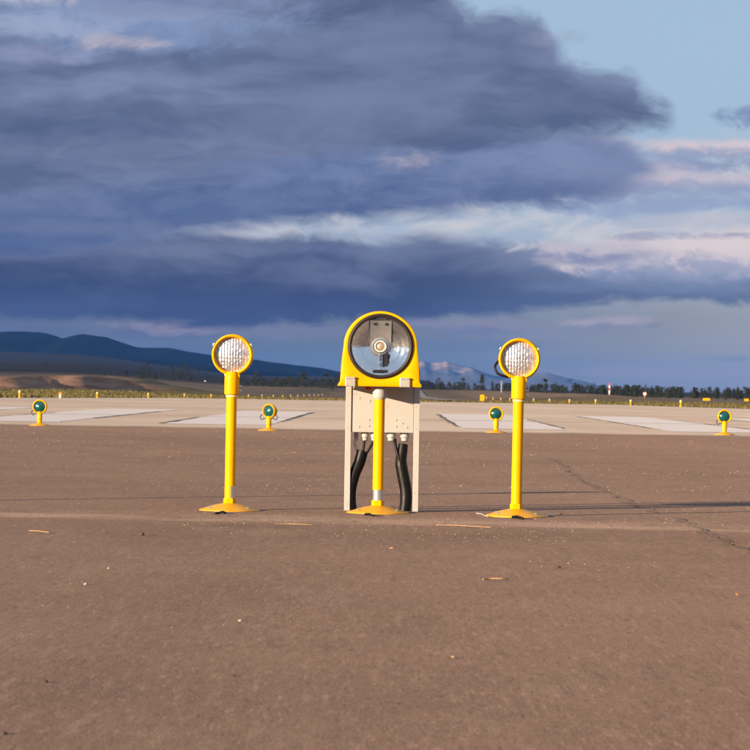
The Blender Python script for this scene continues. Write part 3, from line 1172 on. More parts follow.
pL = ground_at(229.6, 510.6, APRON_Z)
pC = ground_at(377.6, 513.1, APRON_Z)
pR = ground_at(516.0, 516.4, APRON_Z)
lightL = approach_light('tall yellow pole light with round ribbed lamp, left of the big strobe', pL, rad(0.15), (-80, 30))
lightR = approach_light('tall yellow pole light with round ribbed lamp and black cable loop, right of the strobe', pR, rad(0.35), (-12, 60))
# cable loop beside the right lamp
tube('cable', [(-0.070, 0.05, 0.775 + 0.045), (-0.105, 0.035, 0.805), (-0.125, 0.02, 0.775), (-0.112, 0.01, 0.742),
               (-0.078, 0.005, 0.727), (-0.050, 0.005, 0.724), (-0.028, 0.005, 0.722)], 0.0065, M['black'], lightR)
# one more of the row stands just outside the picture; its long shadow crosses the foreground
copy_tree(lightL, (-2.52, 16.25, APRON_Z), None, 'tall yellow pole light beyond the left edge of the picture')

# ------------------------------------------------------------------ the strobe
def build_strobe():
    t = thing('strobe_light', 'big flashing strobe with arched yellow hood and glass reflector on central pole',
              'strobe light', pC, (0, rad(0.1), 0))
    base_plate(t, 0.164)
    coupling(t, 0.036, 0.068)
    lathe('sleeve', [(0.0265, 0.066), (0.0265, 0.124)], M['silver'], t, 40)
    lathe('pole', [(0.0282, 0.122), (0.0282, 0.600)], M['yellow'], t, 40)
    lathe('collar', [(0.029, 0.596), (0.034, 0.602), (0.0365, 0.616), (0.0365, 0.650), (0.034, 0.664)], M['cream'], t, 40)
    zc = 0.872
    # hood outline seen from the front, relative to the lens centre
    pts = []
    for k in range(0, 41):
        a = math.pi * k / 40
        pts.append((0.192 * math.cos(a), 0.184 * math.sin(a)))
    pts += [(-0.196, -0.03), (-0.203, -0.10), (-0.2065, -0.165), (-0.209, -0.186), (-0.2185, -0.200), (-0.219, -0.211)]
    pts += [(0.219, -0.211), (0.2185, -0.200), (0.209, -0.186), (0.2065, -0.165), (0.203, -0.10), (0.196, -0.03)]
    poly = [Vector((p[0], p[1], 0)) for p in pts]

    def ray(a):
        d = Vector((math.cos(a), math.sin(a), 0))
        best = None
        for p, q in zip(poly, poly[1:] + poly[:1]):
            e = q - p
            det = d.x * (-e.y) + e.x * d.y
            if abs(det) < 1e-12:
                continue
            tt = (p.x * (-e.y) + e.x * p.y) / det
            u = (d.x * p.y - d.y * p.x) / det
            if tt > 0 and -1e-6 <= u <= 1 + 1e-6:
                best = tt if best is None else max(best, tt)
        return best
    angs = sorted(set([round(2 * math.pi * k / 120, 6) for k in range(120)]
                      + [round(math.atan2(p[1], p[0]) % (2 * math.pi), 6) for p in pts[41:]]))
    RH = 0.166
    rings = [[] for _ in range(7)]
    bm = bmesh.new()
    yf = -0.095
    for a in angs:
        R = ray(a)
        c, s = math.cos(a), math.sin(a)
        flat = s * R < -0.2099      # along the straight bottom edge
        for k, (r, y) in enumerate(((RH, yf + 0.035), (RH, yf + 0.002), (RH + 0.003, yf), (R - 0.010, yf), (R - 0.003, yf + 0.003),
                                    (R, yf + 0.012), (R * (0.94 if not flat else 1.0), yf + 0.270))):
            rings[k].append(bm.verts.new((r * c, y, zc + r * s)))
    n = len(angs)
    for A, B in zip(rings, rings[1:]):
        for k in range(n):
            bm.faces.new((A[k], A[(k + 1) % n], B[(k + 1) % n], B[k]))
    bm.faces.new(rings[-1])
    bmesh.ops.recalc_face_normals(bm, faces=bm.faces)
    me = mesh_from_bm(bm, 'hood')
    smooth_by_angle(me, 35)
    hood = link('hood', me, t, M['yellow'])
    c0 = (0, yf, zc)
    lathe('bezel', [(0.150, -0.012), (0.150, 0.004), (0.153, 0.010), (0.160, 0.014), (0.167, 0.010), (0.171, 0.001), (0.171, -0.004),
                    (0.150, -0.012)], M['dark_bezel'], t, 96, 'Y', c0, cap=False)
    lathe('cover_glass', [(0.151, 0.0), (0.12, 0.006), (0.08, 0.010), (0.04, 0.012), (0.0, 0.0125)], M['cover'], t, 72, 'Y', c0, cap=False)
    # reflector dish with a step, lamp, stem, and plates added for reflection and shadow
    prof = []
    for k in range(60, -1, -1):
        r = 0.150 * k / 60
        h = -0.012 - 0.050 * (1 - (r / 0.150) ** 2) - 0.003 * (1 - min(1.0, max(0.0, (r - 0.090) / 0.024))) + 0.0002 * math.cos(r * 230)
        prof.append((r, h))
    ref = lathe('reflector', prof, M['mirror'], t, 96, 'Y', c0, cap=False, ang=60)
    lathe('lamp_ring', [(0.032, -0.060), (0.032, -0.026), (0.029, -0.022), (0.024, -0.024), (0.024, -0.045)], M['ceramic'], t, 40, 'Y', c0, cap=False)
    lathe('lamp_core', [(0.024, -0.036), (0.021, -0.030), (0.014, -0.025), (0.0, -0.023)], M['tan'], t, 32, 'Y', c0, cap=False)
    lathe('lamp_tube', [(0.050, -0.066), (0.047, -0.040), (0.042, -0.034), (0.036, -0.034)], M['satin'], t, 40, 'Y', c0, cap=False)
    bm = bmesh.new()
    nx, nz = 10, 16
    for side in (0.0, 0.002):
        vs = {}
        for i in range(nx + 1):
            for j in range(nz + 1):
                x = -0.055 + 0.110 * i / nx
                z = 0.018 + 0.116 * j / nz
                q = (x * x + z * z) / 0.0225
                vs[i, j] = bm.verts.new((x, yf + 0.012 + 0.050 * (1 - q) - 0.010 - 0.010 * (z / 0.134) + side, zc + z))
        for i in range(nx):
            for j in range(nz):
                bm.faces.new((vs[i, j], vs[i + 1, j], vs[i + 1, j + 1], vs[i, j + 1]))
    br = link('reflection_shadow_plate', mesh_from_bm(bm, 'reflection_shadow_plate', True), t, M['satin'])  # curved plate added in place of the bright reflection above the lamp
    for sx in (-0.030, 0.030):
        lathe('plate_hole', [(0.012, 0.0), (0.011, 0.0006), (0.0, 0.0008)], M['lamp_shadow'], br, 20, 'Y', (sx, yf + 0.0078, zc + 0.120), cap=False)
    box('stem', 0, yf + 0.030, zc - 0.084, 0.018, 0.010, 0.092, M['mirror'], t, 0.003)
    box('stem', 0.027, yf + 0.040, zc - 0.075, 0.030, 0.008, 0.085, M['lamp_shadow'], t, 0.002)  # dark plate added as the shadow on the right of the stem
    bk = box('reflection_shadow_plate', 0, yf + 0.018, zc - 0.128, 0.080, 0.008, 0.012, M['lamp_shadow'], t, 0.003)  # dark bar added as the shadow shapes low in the dish
    # two over-centre clips on the lower lip
    for sx in (-0.154, 0.130):
        cl = box('clip', sx, yf - 0.006, zc - 0.186, 0.054, 0.014, 0.050, M['clip'], t, 0.004)
        box('clip_fold', sx, yf - 0.015, zc - 0.166, 0.050, 0.008, 0.010, M['clip'], cl, 0.003)
    lathe('cap', [(0.0, -0.012), (0.010, -0.012), (0.012, 0.0), (0.010, 0.014), (0.0, 0.016)], M['red'], t, 16, 'X', (-0.062, -0.02, 0.652))
    return t


build_strobe()

# ------------------------------------------------------------------ control box on two legs behind the strobe
def build_cabinet():
    YF = pC.y + 0.235
    o = ground_at(381.0, 511.2, APRON_Z)
    org = Vector((o.x, YF, APRON_Z))
    t = thing('control_cabinet', 'cream metal control cabinet on two channel legs behind the strobe pole', 'cabinet', org)
    sc = F / YF

    def X(px):
        return (px - 381.3) / sc
    W = 74.0 / sc
    zb = 0.418
    for s in (-1, 1):
        lw = 0.030
        cx = s * (W / 2 - lw / 2)
        box('leg', cx, -0.002, 0.375, lw, 0.004, 0.750, M['cream'], t, 0.001)
        box('leg', s * (W / 2 - 0.002), 0.026, 0.375, 0.004, 0.048, 0.749, M['cream'], t, 0.001)
        for z in (0.10, 0.30, 0.44, 0.56):
            lathe('rivet', [(0.004, 0.003), (0.003, 0.005), (0.0, 0.006)], M['silver'], t, 8, 'Y', (cx - 0.004, 0.0, z))
    body = box('enclosure', 0, 0.088, (zb + 0.76) / 2, W - 0.060, 0.170, 0.76 - zb, M['cream'], t, 0.004)
    for (x, z) in ((-0.125, 0.448), (0.130, 0.448), (-0.072, 0.452), (0.072, 0.452), (-0.072, 0.485), (0.072, 0.485),
                   (-0.125, 0.60), (-0.070, 0.585), (0.105, 0.470), (0.07, 0.60)):
        lathe('rivet', [(0.0055, 0.0), (0.0045, 0.003), (0.0, 0.004)], M['cream'], body, 10, 'Y', (x, 0.003, z))
    tops = {}
    for px, r in ((355.3, 0.011), (364.2, 0.020), (373.5, 0.020), (390.5, 0.023), (404.0, 0.023)):
        x = X(px) - 0.0157 * 0.42 * 0
        g = lathe('cable_gland', [(r, zb + 0.001), (r * 1.05, zb - 0.010), (r * 1.05, zb - 0.024), (r * 0.85, zb - 0.028), (r * 0.8, zb - 0.042),
                                  (r * 0.5, zb - 0.046)][::-1], M['cream'], t, 10, 'Z', (x, 0.055, 0))
        tops[px] = x
    zt = zb - 0.044

    def L(px, py, y):
        q = px_at(px, py, YF + y)
        return (q.x - org.x, y, q.z - org.z)
    # black conduits curving down to the ground
    tube('conduit', [L(362.5, 451, 0.05), L(359.5, 462, 0.045), L(354.5, 474, 0.035), L(350.8, 488, 0.03), L(350.3, 500, 0.03), L(351.5, 512, 0.03)],
         0.0305, M['black'], t, 20, sub=16)
    tube('conduit', [L(403.4, 444, 0.06), L(402.2, 452, 0.055), L(401.0, 462, 0.05), L(403.0, 475, 0.045), L(405.6, 489, 0.04), L(406.0, 500, 0.035),
                     L(404.5, 513, 0.03)], lambda s: 0.025 + 0.007 * min(1, s / 0.12), M['black'], t, 20, sub=16)
    tube('wire', [(tops[355.3], 0.055, zt + 0.01), L(355.0, 443, 0.05), L(357.8, 452, 0.048)], 0.0075, M['white_wire'], t, 10)
    tube('wire', [(tops[364.2], 0.055, zt + 0.01), L(364.0, 444, 0.05), L(363.0, 453, 0.05)], 0.007, M['black'], t, 10)
    tube('wire', [(tops[373.5], 0.055, zt + 0.01), L(371.5, 445, 0.05), L(366.5, 453, 0.05)], 0.007, M['black'], t, 10)
    tube('wire', [(tops[390.5] + 0.02, 0.055, zt + 0.01), L(395.5, 446, 0.04), L(399.0, 458, 0.03), L(400.0, 464, 0.03)], 0.0085, M['black'], t, 10)
    return t


build_cabinet()

# ------------------------------------------------------------------ green threshold lights
def threshold_light(label, loc, yaw, loops):
    t = thing('threshold_light', label, 'runway light', loc, (0, 0, 0), 'green threshold lights on the pavement joint')
    base_plate(t, 0.160)
    coupling(t, 0.036, 0.062, 0.034)
    lathe('stem', [(0.033, 0.060), (0.033, 0.092), (0.038, 0.096), (0.038, 0.180), (0.034, 0.192), (0.028, 0.210)], M['yellow'], t, 32)
    lathe('collar', [(0.033, 0.088), (0.040, 0.091), (0.040, 0.099), (0.033, 0.102)], M['yellow_plate'], t, 32)
    before = set(t.children)
    bezel_and_lamp(t, 0.283, 0.111, 0.087, GREEN, M['green_lens'], 0.004, back=0.15, clip=0.6)
    head = [c for c in t.children if c not in before]
    Rm = Matrix.Rotation(yaw, 4, 'Z')
    for c in head:
        c.matrix_basis = Rm @ c.matrix_basis
    for side in loops:
        tube('cable', [(side * 0.090, 0.03, 0.235), (side * 0.120, 0.02, 0.215), (side * 0.124, 0.01, 0.180), (side * 0.098, 0.0, 0.160),
                       (side * 0.07, 0.0, 0.178), (side * 0.036, 0.0, 0.176)], 0.0055, M['black'], t, 8)
    return t


for (px, py, yaw, loops, lab) in (
        (39.6, 425.6, -0.10, (-1,), 'green threshold light nearest the left edge of the picture'),
        (268.6, 430.6, -0.55, (-1, 1), 'green threshold light turned left, between left pole light and strobe'),
        (496.0, 432.6, 0.06, (), 'green threshold light just left of the right pole light'),
        (724.4, 434.6, 0.08, (-1,), 'green threshold light nearest the right edge of the picture')):
    threshold_light(lab, ground_at(px, py, APRON_Z), yaw, loops)

# ------------------------------------------------------------------ distant runway edge lights, boards, signs
def ordinal(k):
    return ['first', 'second', 'third', 'fourth', 'fifth', 'sixth', 'seventh', 'eighth', 'ninth', 'tenth', 'eleventh', 'twelfth',
            'thirteenth', 'fourteenth', 'fifteenth', 'sixteenth', 'seventeenth', 'eighteenth', 'nineteenth', 'twentieth'][k]


def edge_light(label, loc, scale, group):
    t = thing('edge_light', label, 'runway light', loc, group=group)
    lathe('post', [(0.085, 0.0), (0.085, 0.05), (0.058, 0.07), (0.058, 0.33)], M['yellow'], t, 14)
    lathe('lamp', [(0.075, 0.33), (0.085, 0.36), (0.078, 0.44), (0.045, 0.48), (0.0, 0.49)], M['amber'], t, 14)
    t.scale = (scale,) * 3
    return t


for k in range(17):
    Y = 224 + 58.5 * k
    x = -28.0 + AX * Y
    z = max(float(runway_z(Y)), float(terrain_z(x, Y)[0])) - 0.02
    edge_light('%s small yellow edge light from the left along the left runway edge' % ordinal(k), (x, Y, z), 1.15, 'left row of edge lights')
for k in range(12):
    Y = 283 + 60 * k
    x = 27.0 + AX * Y
    z = max(float(runway_z(Y)), float(terrain_z(x, Y)[0])) - 0.02
    edge_light('%s small yellow edge light from the right along the right runway edge' % ordinal(k), (x, Y, z), 1.35, 'right row of edge lights')


def tz(x, y):
    return float(terrain_z(x, y)[0])


def sign(name, label, cat, px, Y, py_base, parts):
    p = px_at(px, py_base, Y)
    z = tz(p.x, Y)
    t = thing(name, label, cat, (p.x, Y, min(z, p.z)))
    for (nm, x, zz, sx, sz, mat) in parts:
        box(nm, x, 0, zz + max(0, p.z - z), sx, 0.12, sz, M[mat], t, 0.01)
    if p.z > z:
        box('post', 0, 0.02, (p.z - z) / 2, 0.12, 0.08, p.z - z, M['white'], t)
    return t


# white post with an orange head, left
p = px_at(60.2, 397.6, 240)
t = thing('marker_post', 'white marker post with orange top at the left grass edge', 'marker post', (p.x, 240, tz(p.x, 240)))
box('post', 0, 0, 0.22, 0.14, 0.10, 0.50, M['white'], t, 0.02)
box('marker_head', 0, -0.01, 0.54, 0.26, 0.12, 0.16, M['orange'], t, 0.02)

p = px_at(482.2, 402.3, 600)
t = thing('marker_board', 'plain yellow board standing at the runway edge left of the right pole light', 'marker board', (p.x, 600, p.z))
box('panel', 0, 0, 0.80, 0.86, 0.22, 1.40, M['yellow'], t, 0.03)
for s in (-0.3, 0.3):
    box('foot', s, 0, 0.05, 0.10, 0.5, 0.12, M['dark_bezel'], t, 0.01)

for px, py, Y, w, lab in ((706.4, 401.0, 420, 0.98, 'low wide yellow sign in the grass near the right edge'),
                          (746.5, 401.5, 430, 0.60, 'small yellow sign cut by the right edge of the picture')):
    p = px_at(px, py, Y)
    t = thing('taxiway_sign', lab, 'sign', (p.x, Y, tz(p.x, Y)))
    h = p.z - tz(p.x, Y)
    box('panel', 0, 0, h + 0.22, w, 0.16, 0.36, M['yellow'], t, 0.02)
    for s in (-0.35, 0.35):
        box('leg', s * w, 0, h / 2 + 0.02, 0.06, 0.06, max(h, 0.05) + 0.04, M['dark_bezel'], t)

# red and white banded mast, white mast, round sign
def mast(label, px, py_top, py_base, Y, bands, w):
    a, b = px_at(px, py_top, Y), px_at(px, py_base, Y)
    t = thing('banded_mast', label, 'mast', (b.x, Y, b.z - 0.6))
    h = a.z - b.z
    n = len(bands)
    box('pole', 0, 0.03, 0.3, w * 0.5, w * 0.4, 0.62, M['white'], t)
    for k, c in enumerate(bands):
        box('band', 0, 0, 0.6 + h * (k + 0.5) / n, w, w, h / n - 0.01, M[c], t)
    return t


mast('red and white banded mast in front of the right tree line', 609.3, 383, 393, 1050, ['white', 'redpaint', 'white', 'redpaint'], 0.5)
mast('thin white mast between the marker board and right pole light', 501.2, 381, 391, 1250, ['clip', 'clip'], 0.34)
p = px_at(644.7, 396.5, 1000)
t = thing('round_sign', 'small round white sign with red rim before the right trees', 'sign', (p.x, 1000, tz(p.x, 1000)))
h = p.z - tz(p.x, 1000)
lathe('panel', [(0.0, 0.0), (0.62, 0.0), (0.62, 0.05), (0.0, 0.06)], M['white'], t, 24, 'Y', (0, 0, h + 0.9))
lathe('rim', [(0.50, 0.07), (0.66, 0.07), (0.66, -0.02)], M['redpaint'], t, 24, 'Y', (0, 0, h + 0.9), cap=False)
box('post', 0, 0.08, (h + 0.9) / 2, 0.10, 0.08, h + 0.9, M['white'], t)


M['pale_wall'] = simple('pale_render', (0.34, 0.32, 0.30), (0.28, 0.26, 0.24), 0.8, 0, 2)


def shed(label, px, py, Y, w, hgt):
    p = px_at(px, py, Y)
    t = thing('white_shed', label, 'shed', (p.x, Y, tz(p.x, Y) - 0.1))
    bm = bmesh.new()
    a, d = w / 2, w * 0.4
    z1, z2 = hgt, hgt * 1.35
    co = [(-a, -d, 0), (a, -d, 0), (a, d, 0), (-a, d, 0), (-a, -d, z1), (a, -d, z1), (a, d, z1), (-a, d, z1), (0, -d, z2), (0, d, z2)]
    v = [bm.verts.new((c[0], c[1], c[2] - (0.2 if c[2] == 0 else 0))) for c in co]
    for f in ((0, 1, 5, 8, 4), (1, 2, 6, 5), (2, 3, 7, 9, 6), (3, 0, 4, 7)):
        bm.faces.new([v[k] for k in f])
    link('wall', mesh_from_bm(bm, 'wall'), t, M['pale_wall'])
    bm = bmesh.new()
    o = 0.08 * w
    co = [(-a - o, -d - o, z1 - o * .6), (0, -d - o, z2 + .1), (a + o, -d - o, z1 - o * .6), (-a - o, d + o, z1 - o * .6), (0, d + o, z2 + .1), (a + o, d + o, z1 - o * .6)]
    v = [bm.verts.new(c) for c in co]
    bm.faces.new((v[0], v[1], v[4], v[3]))
    bm.faces.new((v[1], v[2], v[5], v[4]))
    r = link('roof', mesh_from_bm(bm, 'roof'), t, M['clip'])
    sm = r.modifiers.new('thickness', 'SOLIDIFY')
    sm.thickness = 0.15
    box('door', 0, -d - 0.03, hgt * 0.38, w * 0.22, 0.06, hgt * 0.76, M['clip'], t)
    return t


shed('tiny white shed on the dark slope left of the left pole light', 205.2, 377.2, 2300, 1.5, 0.9)
shed('tiny pale hut on the earth bank at far left', 43.0, 376.8, 800, 0.9, 0.6)

# ------------------------------------------------------------------ trees
def tree_meshes(kind, seed, mat):
    """unit-height tree: trunk mesh and leafy crown mesh"""
    rng = random.Random(seed)
    bm = bmesh.new()
    top = 0.9 if kind == 'conifer' else 0.38
    tube_bm([(0, 0, -0.03), (rng.uniform(-.01, .01), 0, 0.25), (rng.uniform(-.02, .02), 0.01, top)], lambda s: 0.028 * (1.05 - s), 6, bm, sub=3)
    if kind != 'conifer':
        for k in range(6):
            a = rng.uniform(0, 6.28)
            z = rng.uniform(0.25, 0.5)
            r = rng.uniform(0.10, 0.2)
            tube_bm([(0, 0, z), (r * .6 * math.cos(a), r * .6 * math.sin(a), z + 0.12), (r * math.cos(a), r * math.sin(a), z + 0.27)],
                    lambda s: 0.011 * (1.2 - s), 4, bm, sub=2)
    trunk = mesh_from_bm(bm, 'trunk', True)
    V, Q = [], []

    def leaf(p, s):
        n = Vector((rng.gauss(0, 1), rng.gauss(0, 1), rng.gauss(0.4, 1))).normalized()
        a = n.orthogonal().normalized()
        b = n.cross(a)
        th = rng.uniform(0, 6.28)
        a, b = a * math.cos(th) + b * math.sin(th), b * math.cos(th) - a * math.sin(th)
        i = len(V)
        V.extend([p + a * s, p + b * s * 0.7, p - a * s, p - b * s * 0.7])
        Q.append((i, i + 1, i + 2, i + 3))
    if kind == 'conifer':
        for k in range(22):
            z = 0.10 + 0.88 * k / 22
            R = 0.20 * (1 - z) ** 0.85 * rng.uniform(0.75, 1.2) + 0.012
            for j in range(int(8 + 22 * (1 - z))):
                a = rng.uniform(0, 6.28)
                r = R * rng.uniform(0.25, 1.0)
                leaf(Vector((r * math.cos(a), r * math.sin(a), z - 0.25 * r + rng.uniform(-.015, .015))), rng.uniform(0.018, 0.034))
    else:
        wide = {'round': 0.34, 'poplar': 0.15, 'broad': 0.46}[kind]
        lo = {'round': 0.02, 'poplar': 0.02, 'broad': 0.02}[kind]
        cl = []
        for k in range(44):
            z = rng.uniform(lo, 0.93)
            q = (z - lo) / (1 - lo)
            R = wide * math.sin(math.pi * min(1, 0.2 + 0.78 * q)) ** 0.7
            a = rng.uniform(0, 6.28)
            r = R * math.sqrt(rng.uniform(0.05, 1)) * 0.8
            cl.append((Vector((r * math.cos(a), r * math.sin(a), z)), rng.uniform(0.06, 0.12)))
        for c, r in cl:
            for j in range(20):
                d = Vector((rng.gauss(0, 1), rng.gauss(0, 1), rng.gauss(0, .8)))
                d = d.normalized() * r * rng.uniform(0.4, 1.0)
                leaf(c + d, rng.uniform(0.018, 0.036))
    me = bpy.data.meshes.new('crown')
    me.from_pydata([tuple(v) for v in V], [], Q)
    me.materials.append(mat)
    trunk.materials.append(M['bark'])
    return trunk, me


KINDS = {}
for kind, mats in (('conifer', 'leaf_dark'), ('round', 'leaf_dark'), ('poplar', 'leaf_mid'), ('broad', 'leaf_dark')):
    KINDS[kind] = [tree_meshes(kind, 100 + 7 * k + len(kind), M[mats]) for k in range(3)]


def tree(name, label, px, py_top, Y, kind, group, py_base=None, seed=0):
    x = px_at(px, 388, Y).x
    zg = tz(x, Y) - 0.2
    h = px_at(px, py_top, Y).z - zg
    t = thing(name, label, 'tree', (x, Y, zg), (0, 0, seed * 1.7), group)
    tr, cr = KINDS[kind][seed % 3]
    link('trunk', tr, t)
    link('crown', cr, t)
    t.scale = (h, h, h)
    return t


KN = {'conifer': ('conifer_tree', 'dark conifer'), 'round': ('round_tree', 'dark round-crowned tree'),
      'poplar': ('slender_tree', 'slender tree'), 'broad': ('broad_tree', 'broad dark tree')}
# the trees that stand out of the far wood on the right, told apart by what they stand next to
TR = [
    (438, 377.5, 1760, 'round', 'second tree right of the strobe hood'), (428, 379, 1760, 'round', 'nearest the strobe hood'),
    (463, 377.5, 1760, 'round', 'in the middle of the gap between strobe and right pole light'),
    (482, 373.5, 1760, 'poplar', 'tallest, straight above the yellow marker board'),
    (492, 379, 1500, 'conifer', 'just right of the tall tree above the marker board'),
    (545, 378, 1450, 'round', 'first to the right of the right pole light'),
    (556, 381, 1500, 'conifer', 'second to the right of the right pole light'),
    (575, 381.5, 1450, 'round', 'a little left of the banded mast'),
    (594, 382, 1450, 'conifer', 'nearest the banded mast on its left'),
    (619, 385.5, 1400, 'round', 'just right of the banded mast'),
    (635, 383.5, 1350, 'conifer', 'on the left of the round sign'),
    (646, 383, 1350, 'conifer', 'right behind the round sign'),
    (656, 385, 1350, 'round', 'to the right of the round sign'),
    (669, 386.5, 1300, 'poplar', 'above the nearest edge light on the right'),
    (679, 387, 1300, 'conifer', 'left of the wide yellow sign, small'),
    (694, 386.5, 1300, 'poplar', 'just left of the wide yellow sign'),
    (702, 387.5, 1300, 'broad', 'straight above the wide yellow sign'),
    (726, 387.5, 1250, 'conifer', 'straight above the right-hand green light'),
    (738, 386.5, 1250, 'poplar', 'between the last green light and the picture edge'),
    (749, 387, 1200, 'broad', 'at the very right edge of the picture'),
    # left group
    (277, 376.5, 1760, 'round', 'right above the second green light'), (289, 375.5, 1760, 'poplar', 'in the left clump, beside the widest tree'),
    (303, 370.5, 1760, 'broad', 'largest of the clump left of the strobe'), (326, 372.5, 1760, 'broad', 'close to the left side of the strobe hood'),
    (337, 374, 1760, 'round', 'touching the left side of the strobe hood'),
]
for k, (px, py, Y, kind, where) in enumerate(TR):
    nm, ds = KN[kind]
    tree(nm, '%s %s' % (ds, where), px, py, Y, kind, 'trees in front of the far wood', None, k)


def wood(name, label, spans, seed):
    """a far wood that reads as one mass: many trees in one object"""
    rng = random.Random(seed)
    VV, FF = [], []
    base = 0
    for (px0, px1, n, py0, py1, Y0, Y1, kinds) in spans:
        for k in range(n):
            px = rng.uniform(px0, px1)
            Y = rng.uniform(Y0, Y1)
            x = px_at(px, 388, Y).x
            zg = tz(x, Y) - 0.2
            py = rng.uniform(py0, py1) + ROLL * (px - 375)
            h = px_at(px, py, Y).z - zg
            if h < 0.5:
                continue
            me = KINDS[rng.choice(kinds)][rng.randrange(3)][1]
            co = np.empty(len(me.vertices) * 3)
            me.vertices.foreach_get('co', co)
            co = co.reshape(-1, 3)
            a = rng.uniform(0, 6.28)
            c, s = math.cos(a), math.sin(a)
            wd = rng.uniform(0.9, 1.4)
            R = np.stack([(co[:, 0] * c - co[:, 1] * s) * h * wd + x, (co[:, 0] * s + co[:, 1] * c) * h * wd + Y, co[:, 2] * h + zg], -1)
            VV.append(R)
            base_i = base
            q = np.arange(len(R)).reshape(-1, 4) + base_i
            FF.append(q)
            base += len(R)
    co = np.concatenate(VV)
    q = np.concatenate(FF)
    me = bpy.data.meshes.new(name)
    me.vertices.add(len(co))
    me.vertices.foreach_set('co', co.astype(np.float32).ravel())
    me.loops.add(q.size)
    me.loops.foreach_set('vertex_index', q.astype(np.int32).ravel())
    me.polygons.add(len(q))
    me.polygons.foreach_set('loop_start', np.arange(0, q.size, 4, dtype=np.int32))
    me.update(calc_edges=True)
    o = link(name, me, None, M['leaf_dark'])
    o['kind'] = 'stuff'
    tag(o, label, 'wood')
    return o


wood('far_wood', 'dark wood along the horizon to the right of the strobe',
     [(412, 640, 190, 380, 385.5, 1740, 2000, ['round', 'conifer', 'broad']),
      (600, 900, 230, 380.5, 386, 1400, 1900, ['conifer', 'round', 'conifer', 'poplar'])], 5)
wood('far_scrub', 'dark scrub and hedges scattered on the far left plain',
     [(-150, 260, 60, 373, 380, 1700, 2600, ['round', 'broad']), (230, 345, 40, 378, 383, 1500, 2200, ['round', 'broad']),
      (-150, 200, 60, 366, 371, 3200, 4200, ['broad'])], 6)

# ------------------------------------------------------------------ grass along the far edges
def grass(name, label, boxes, seed):
    rng = np.random.default_rng(seed)
    V = []
    for (s0, s1, y0, y1, n, h0, h1) in boxes:
        Y = y0 * (y1 / y0) ** rng.random(n)
        s = s0 + (s1 - s0) * rng.random(n)
        X = s + AX * Y
        z = terrain_z(X, Y)[0]
        clump = fbm(X * 0.15, Y * 0.04, 77, 4)
        h = (h0 + (h1 - h0) * rng.random(n)) * np.clip(1 + clump, 0.3, 1.8)
        w = h * rng.uniform(0.12, 0.3, n)
        lean = rng.normal(0, 0.25, (n, 2)) * h[:, None]
        a = np.stack([X - w, Y, z - 0.03], -1)
        b = np.stack([X + w, Y + rng.normal(0, 0.1, n), z - 0.03], -1)
        c = np.stack([X + lean[:, 0], Y + lean[:, 1], z + h], -1)
        V.append(np.stack([a, b, c], 1))
    co = np.concatenate(V).reshape(-1, 3)
    me = bpy.data.meshes.new(name)
    me.vertices.add(len(co))
    me.vertices.foreach_set('co', co.astype(np.float32).ravel())
    me.loops.add(len(co))
    me.loops.foreach_set('vertex_index', np.arange(len(co), dtype=np.int32))
    me.polygons.add(len(co) // 3)
    me.polygons.foreach_set('loop_start', np.arange(0, len(co), 3, dtype=np.int32))
    me.update(calc_edges=True)
    o = link(name, me, None, M['grass'])
    o['kind'] = 'stuff'
    return tag(o, label, 'grass')


M['grass'] = foliage_material('dry_grass', (0.060, 0.056, 0.020), (0.150, 0.118, 0.042))
grass('grass', 'dry yellow-green grass along both far runway edges',
      [(-75, -29.5, 205, 660, 26000, 0.08, 0.30), (29.0, 80, 215, 700, 22000, 0.07, 0.26), (-29, 29, 352, 700, 16000, 0.06, 0.22)], 3)

# ------------------------------------------------------------------ litter on the asphalt
def straw(label, a, b, r, bend=0.01, mat='straw', name='straw'):
    A, B = ground_at(*a, APRON_Z), ground_at(*b, APRON_Z)
    mid = (A + B) / 2
    d = (B - A)
    nrm = Vector((-d.y, d.x, 0)).normalized()
    pts = [(A - mid) + Vector((0, 0, r * 1.2)), -d * 0.2 + nrm * bend + Vector((0, 0, r * 1.8)), d * 0.2 - nrm * bend * 0.4 + Vector((0, 0, r * 2.2)),
           (B - mid) + Vector((0, 0, r * 1.2))]
    o = tube(name, pts, r, M[mat], None, 6)
    o.location = mid
    o.location.z += 0.004
    return tag(o, label, 'wire' if mat == 'white_wire' else 'straw')


straw('long dry straw on the pale dust line below the strobe', (436, 526.2), (491, 528.6), 0.0018, 0.03)
straw('thick dry straw lying alone below the right pole light', (483, 581.5), (509, 581.0), 0.0026, 0.012)
straw('thin dry straw on the dust line left of the strobe foot', (275, 525.0), (312, 526.0), 0.0016, 0.02)
straw('short straw at left edge below the long shadow', (29, 532), (49, 533.8), 0.0018, 0.012)
straw('thin white wire end left of the right base plate', (476, 514.2), (488, 517.6), 0.0016, 0.01, 'white_wire', 'wire_end')
straw('thin white wire end right of the right base plate', (547, 517.4), (558, 513.6), 0.0014, 0.01, 'white_wire', 'wire_end')
for px, py, r, lab in ((220.5, 514.2, 0.006, 'short black cable stub under the left base plate'), (519.5, 519.0, 0.008, 'short black cable stub under the right base plate'),
                       (371.0, 516.2, 0.006, 'black cable stub at the front of the strobe foot')):
    g = ground_at(px, py, APRON_Z)
    o = tube('cable_stub', [(0.02, 0.10, 0.004), (0.008, 0.05, 0.010), (-0.006, 0.0, 0.008), (-0.024, -0.035, 0.004)] if px < 300 else
             [(-0.03, 0.08, 0.006), (-0.012, 0.03, 0.010), (0.0, 0.0, 0.008), (0.014, -0.05, 0.004)], r, M['black'])
    o.location = g
    tag(o, lab, 'cable')


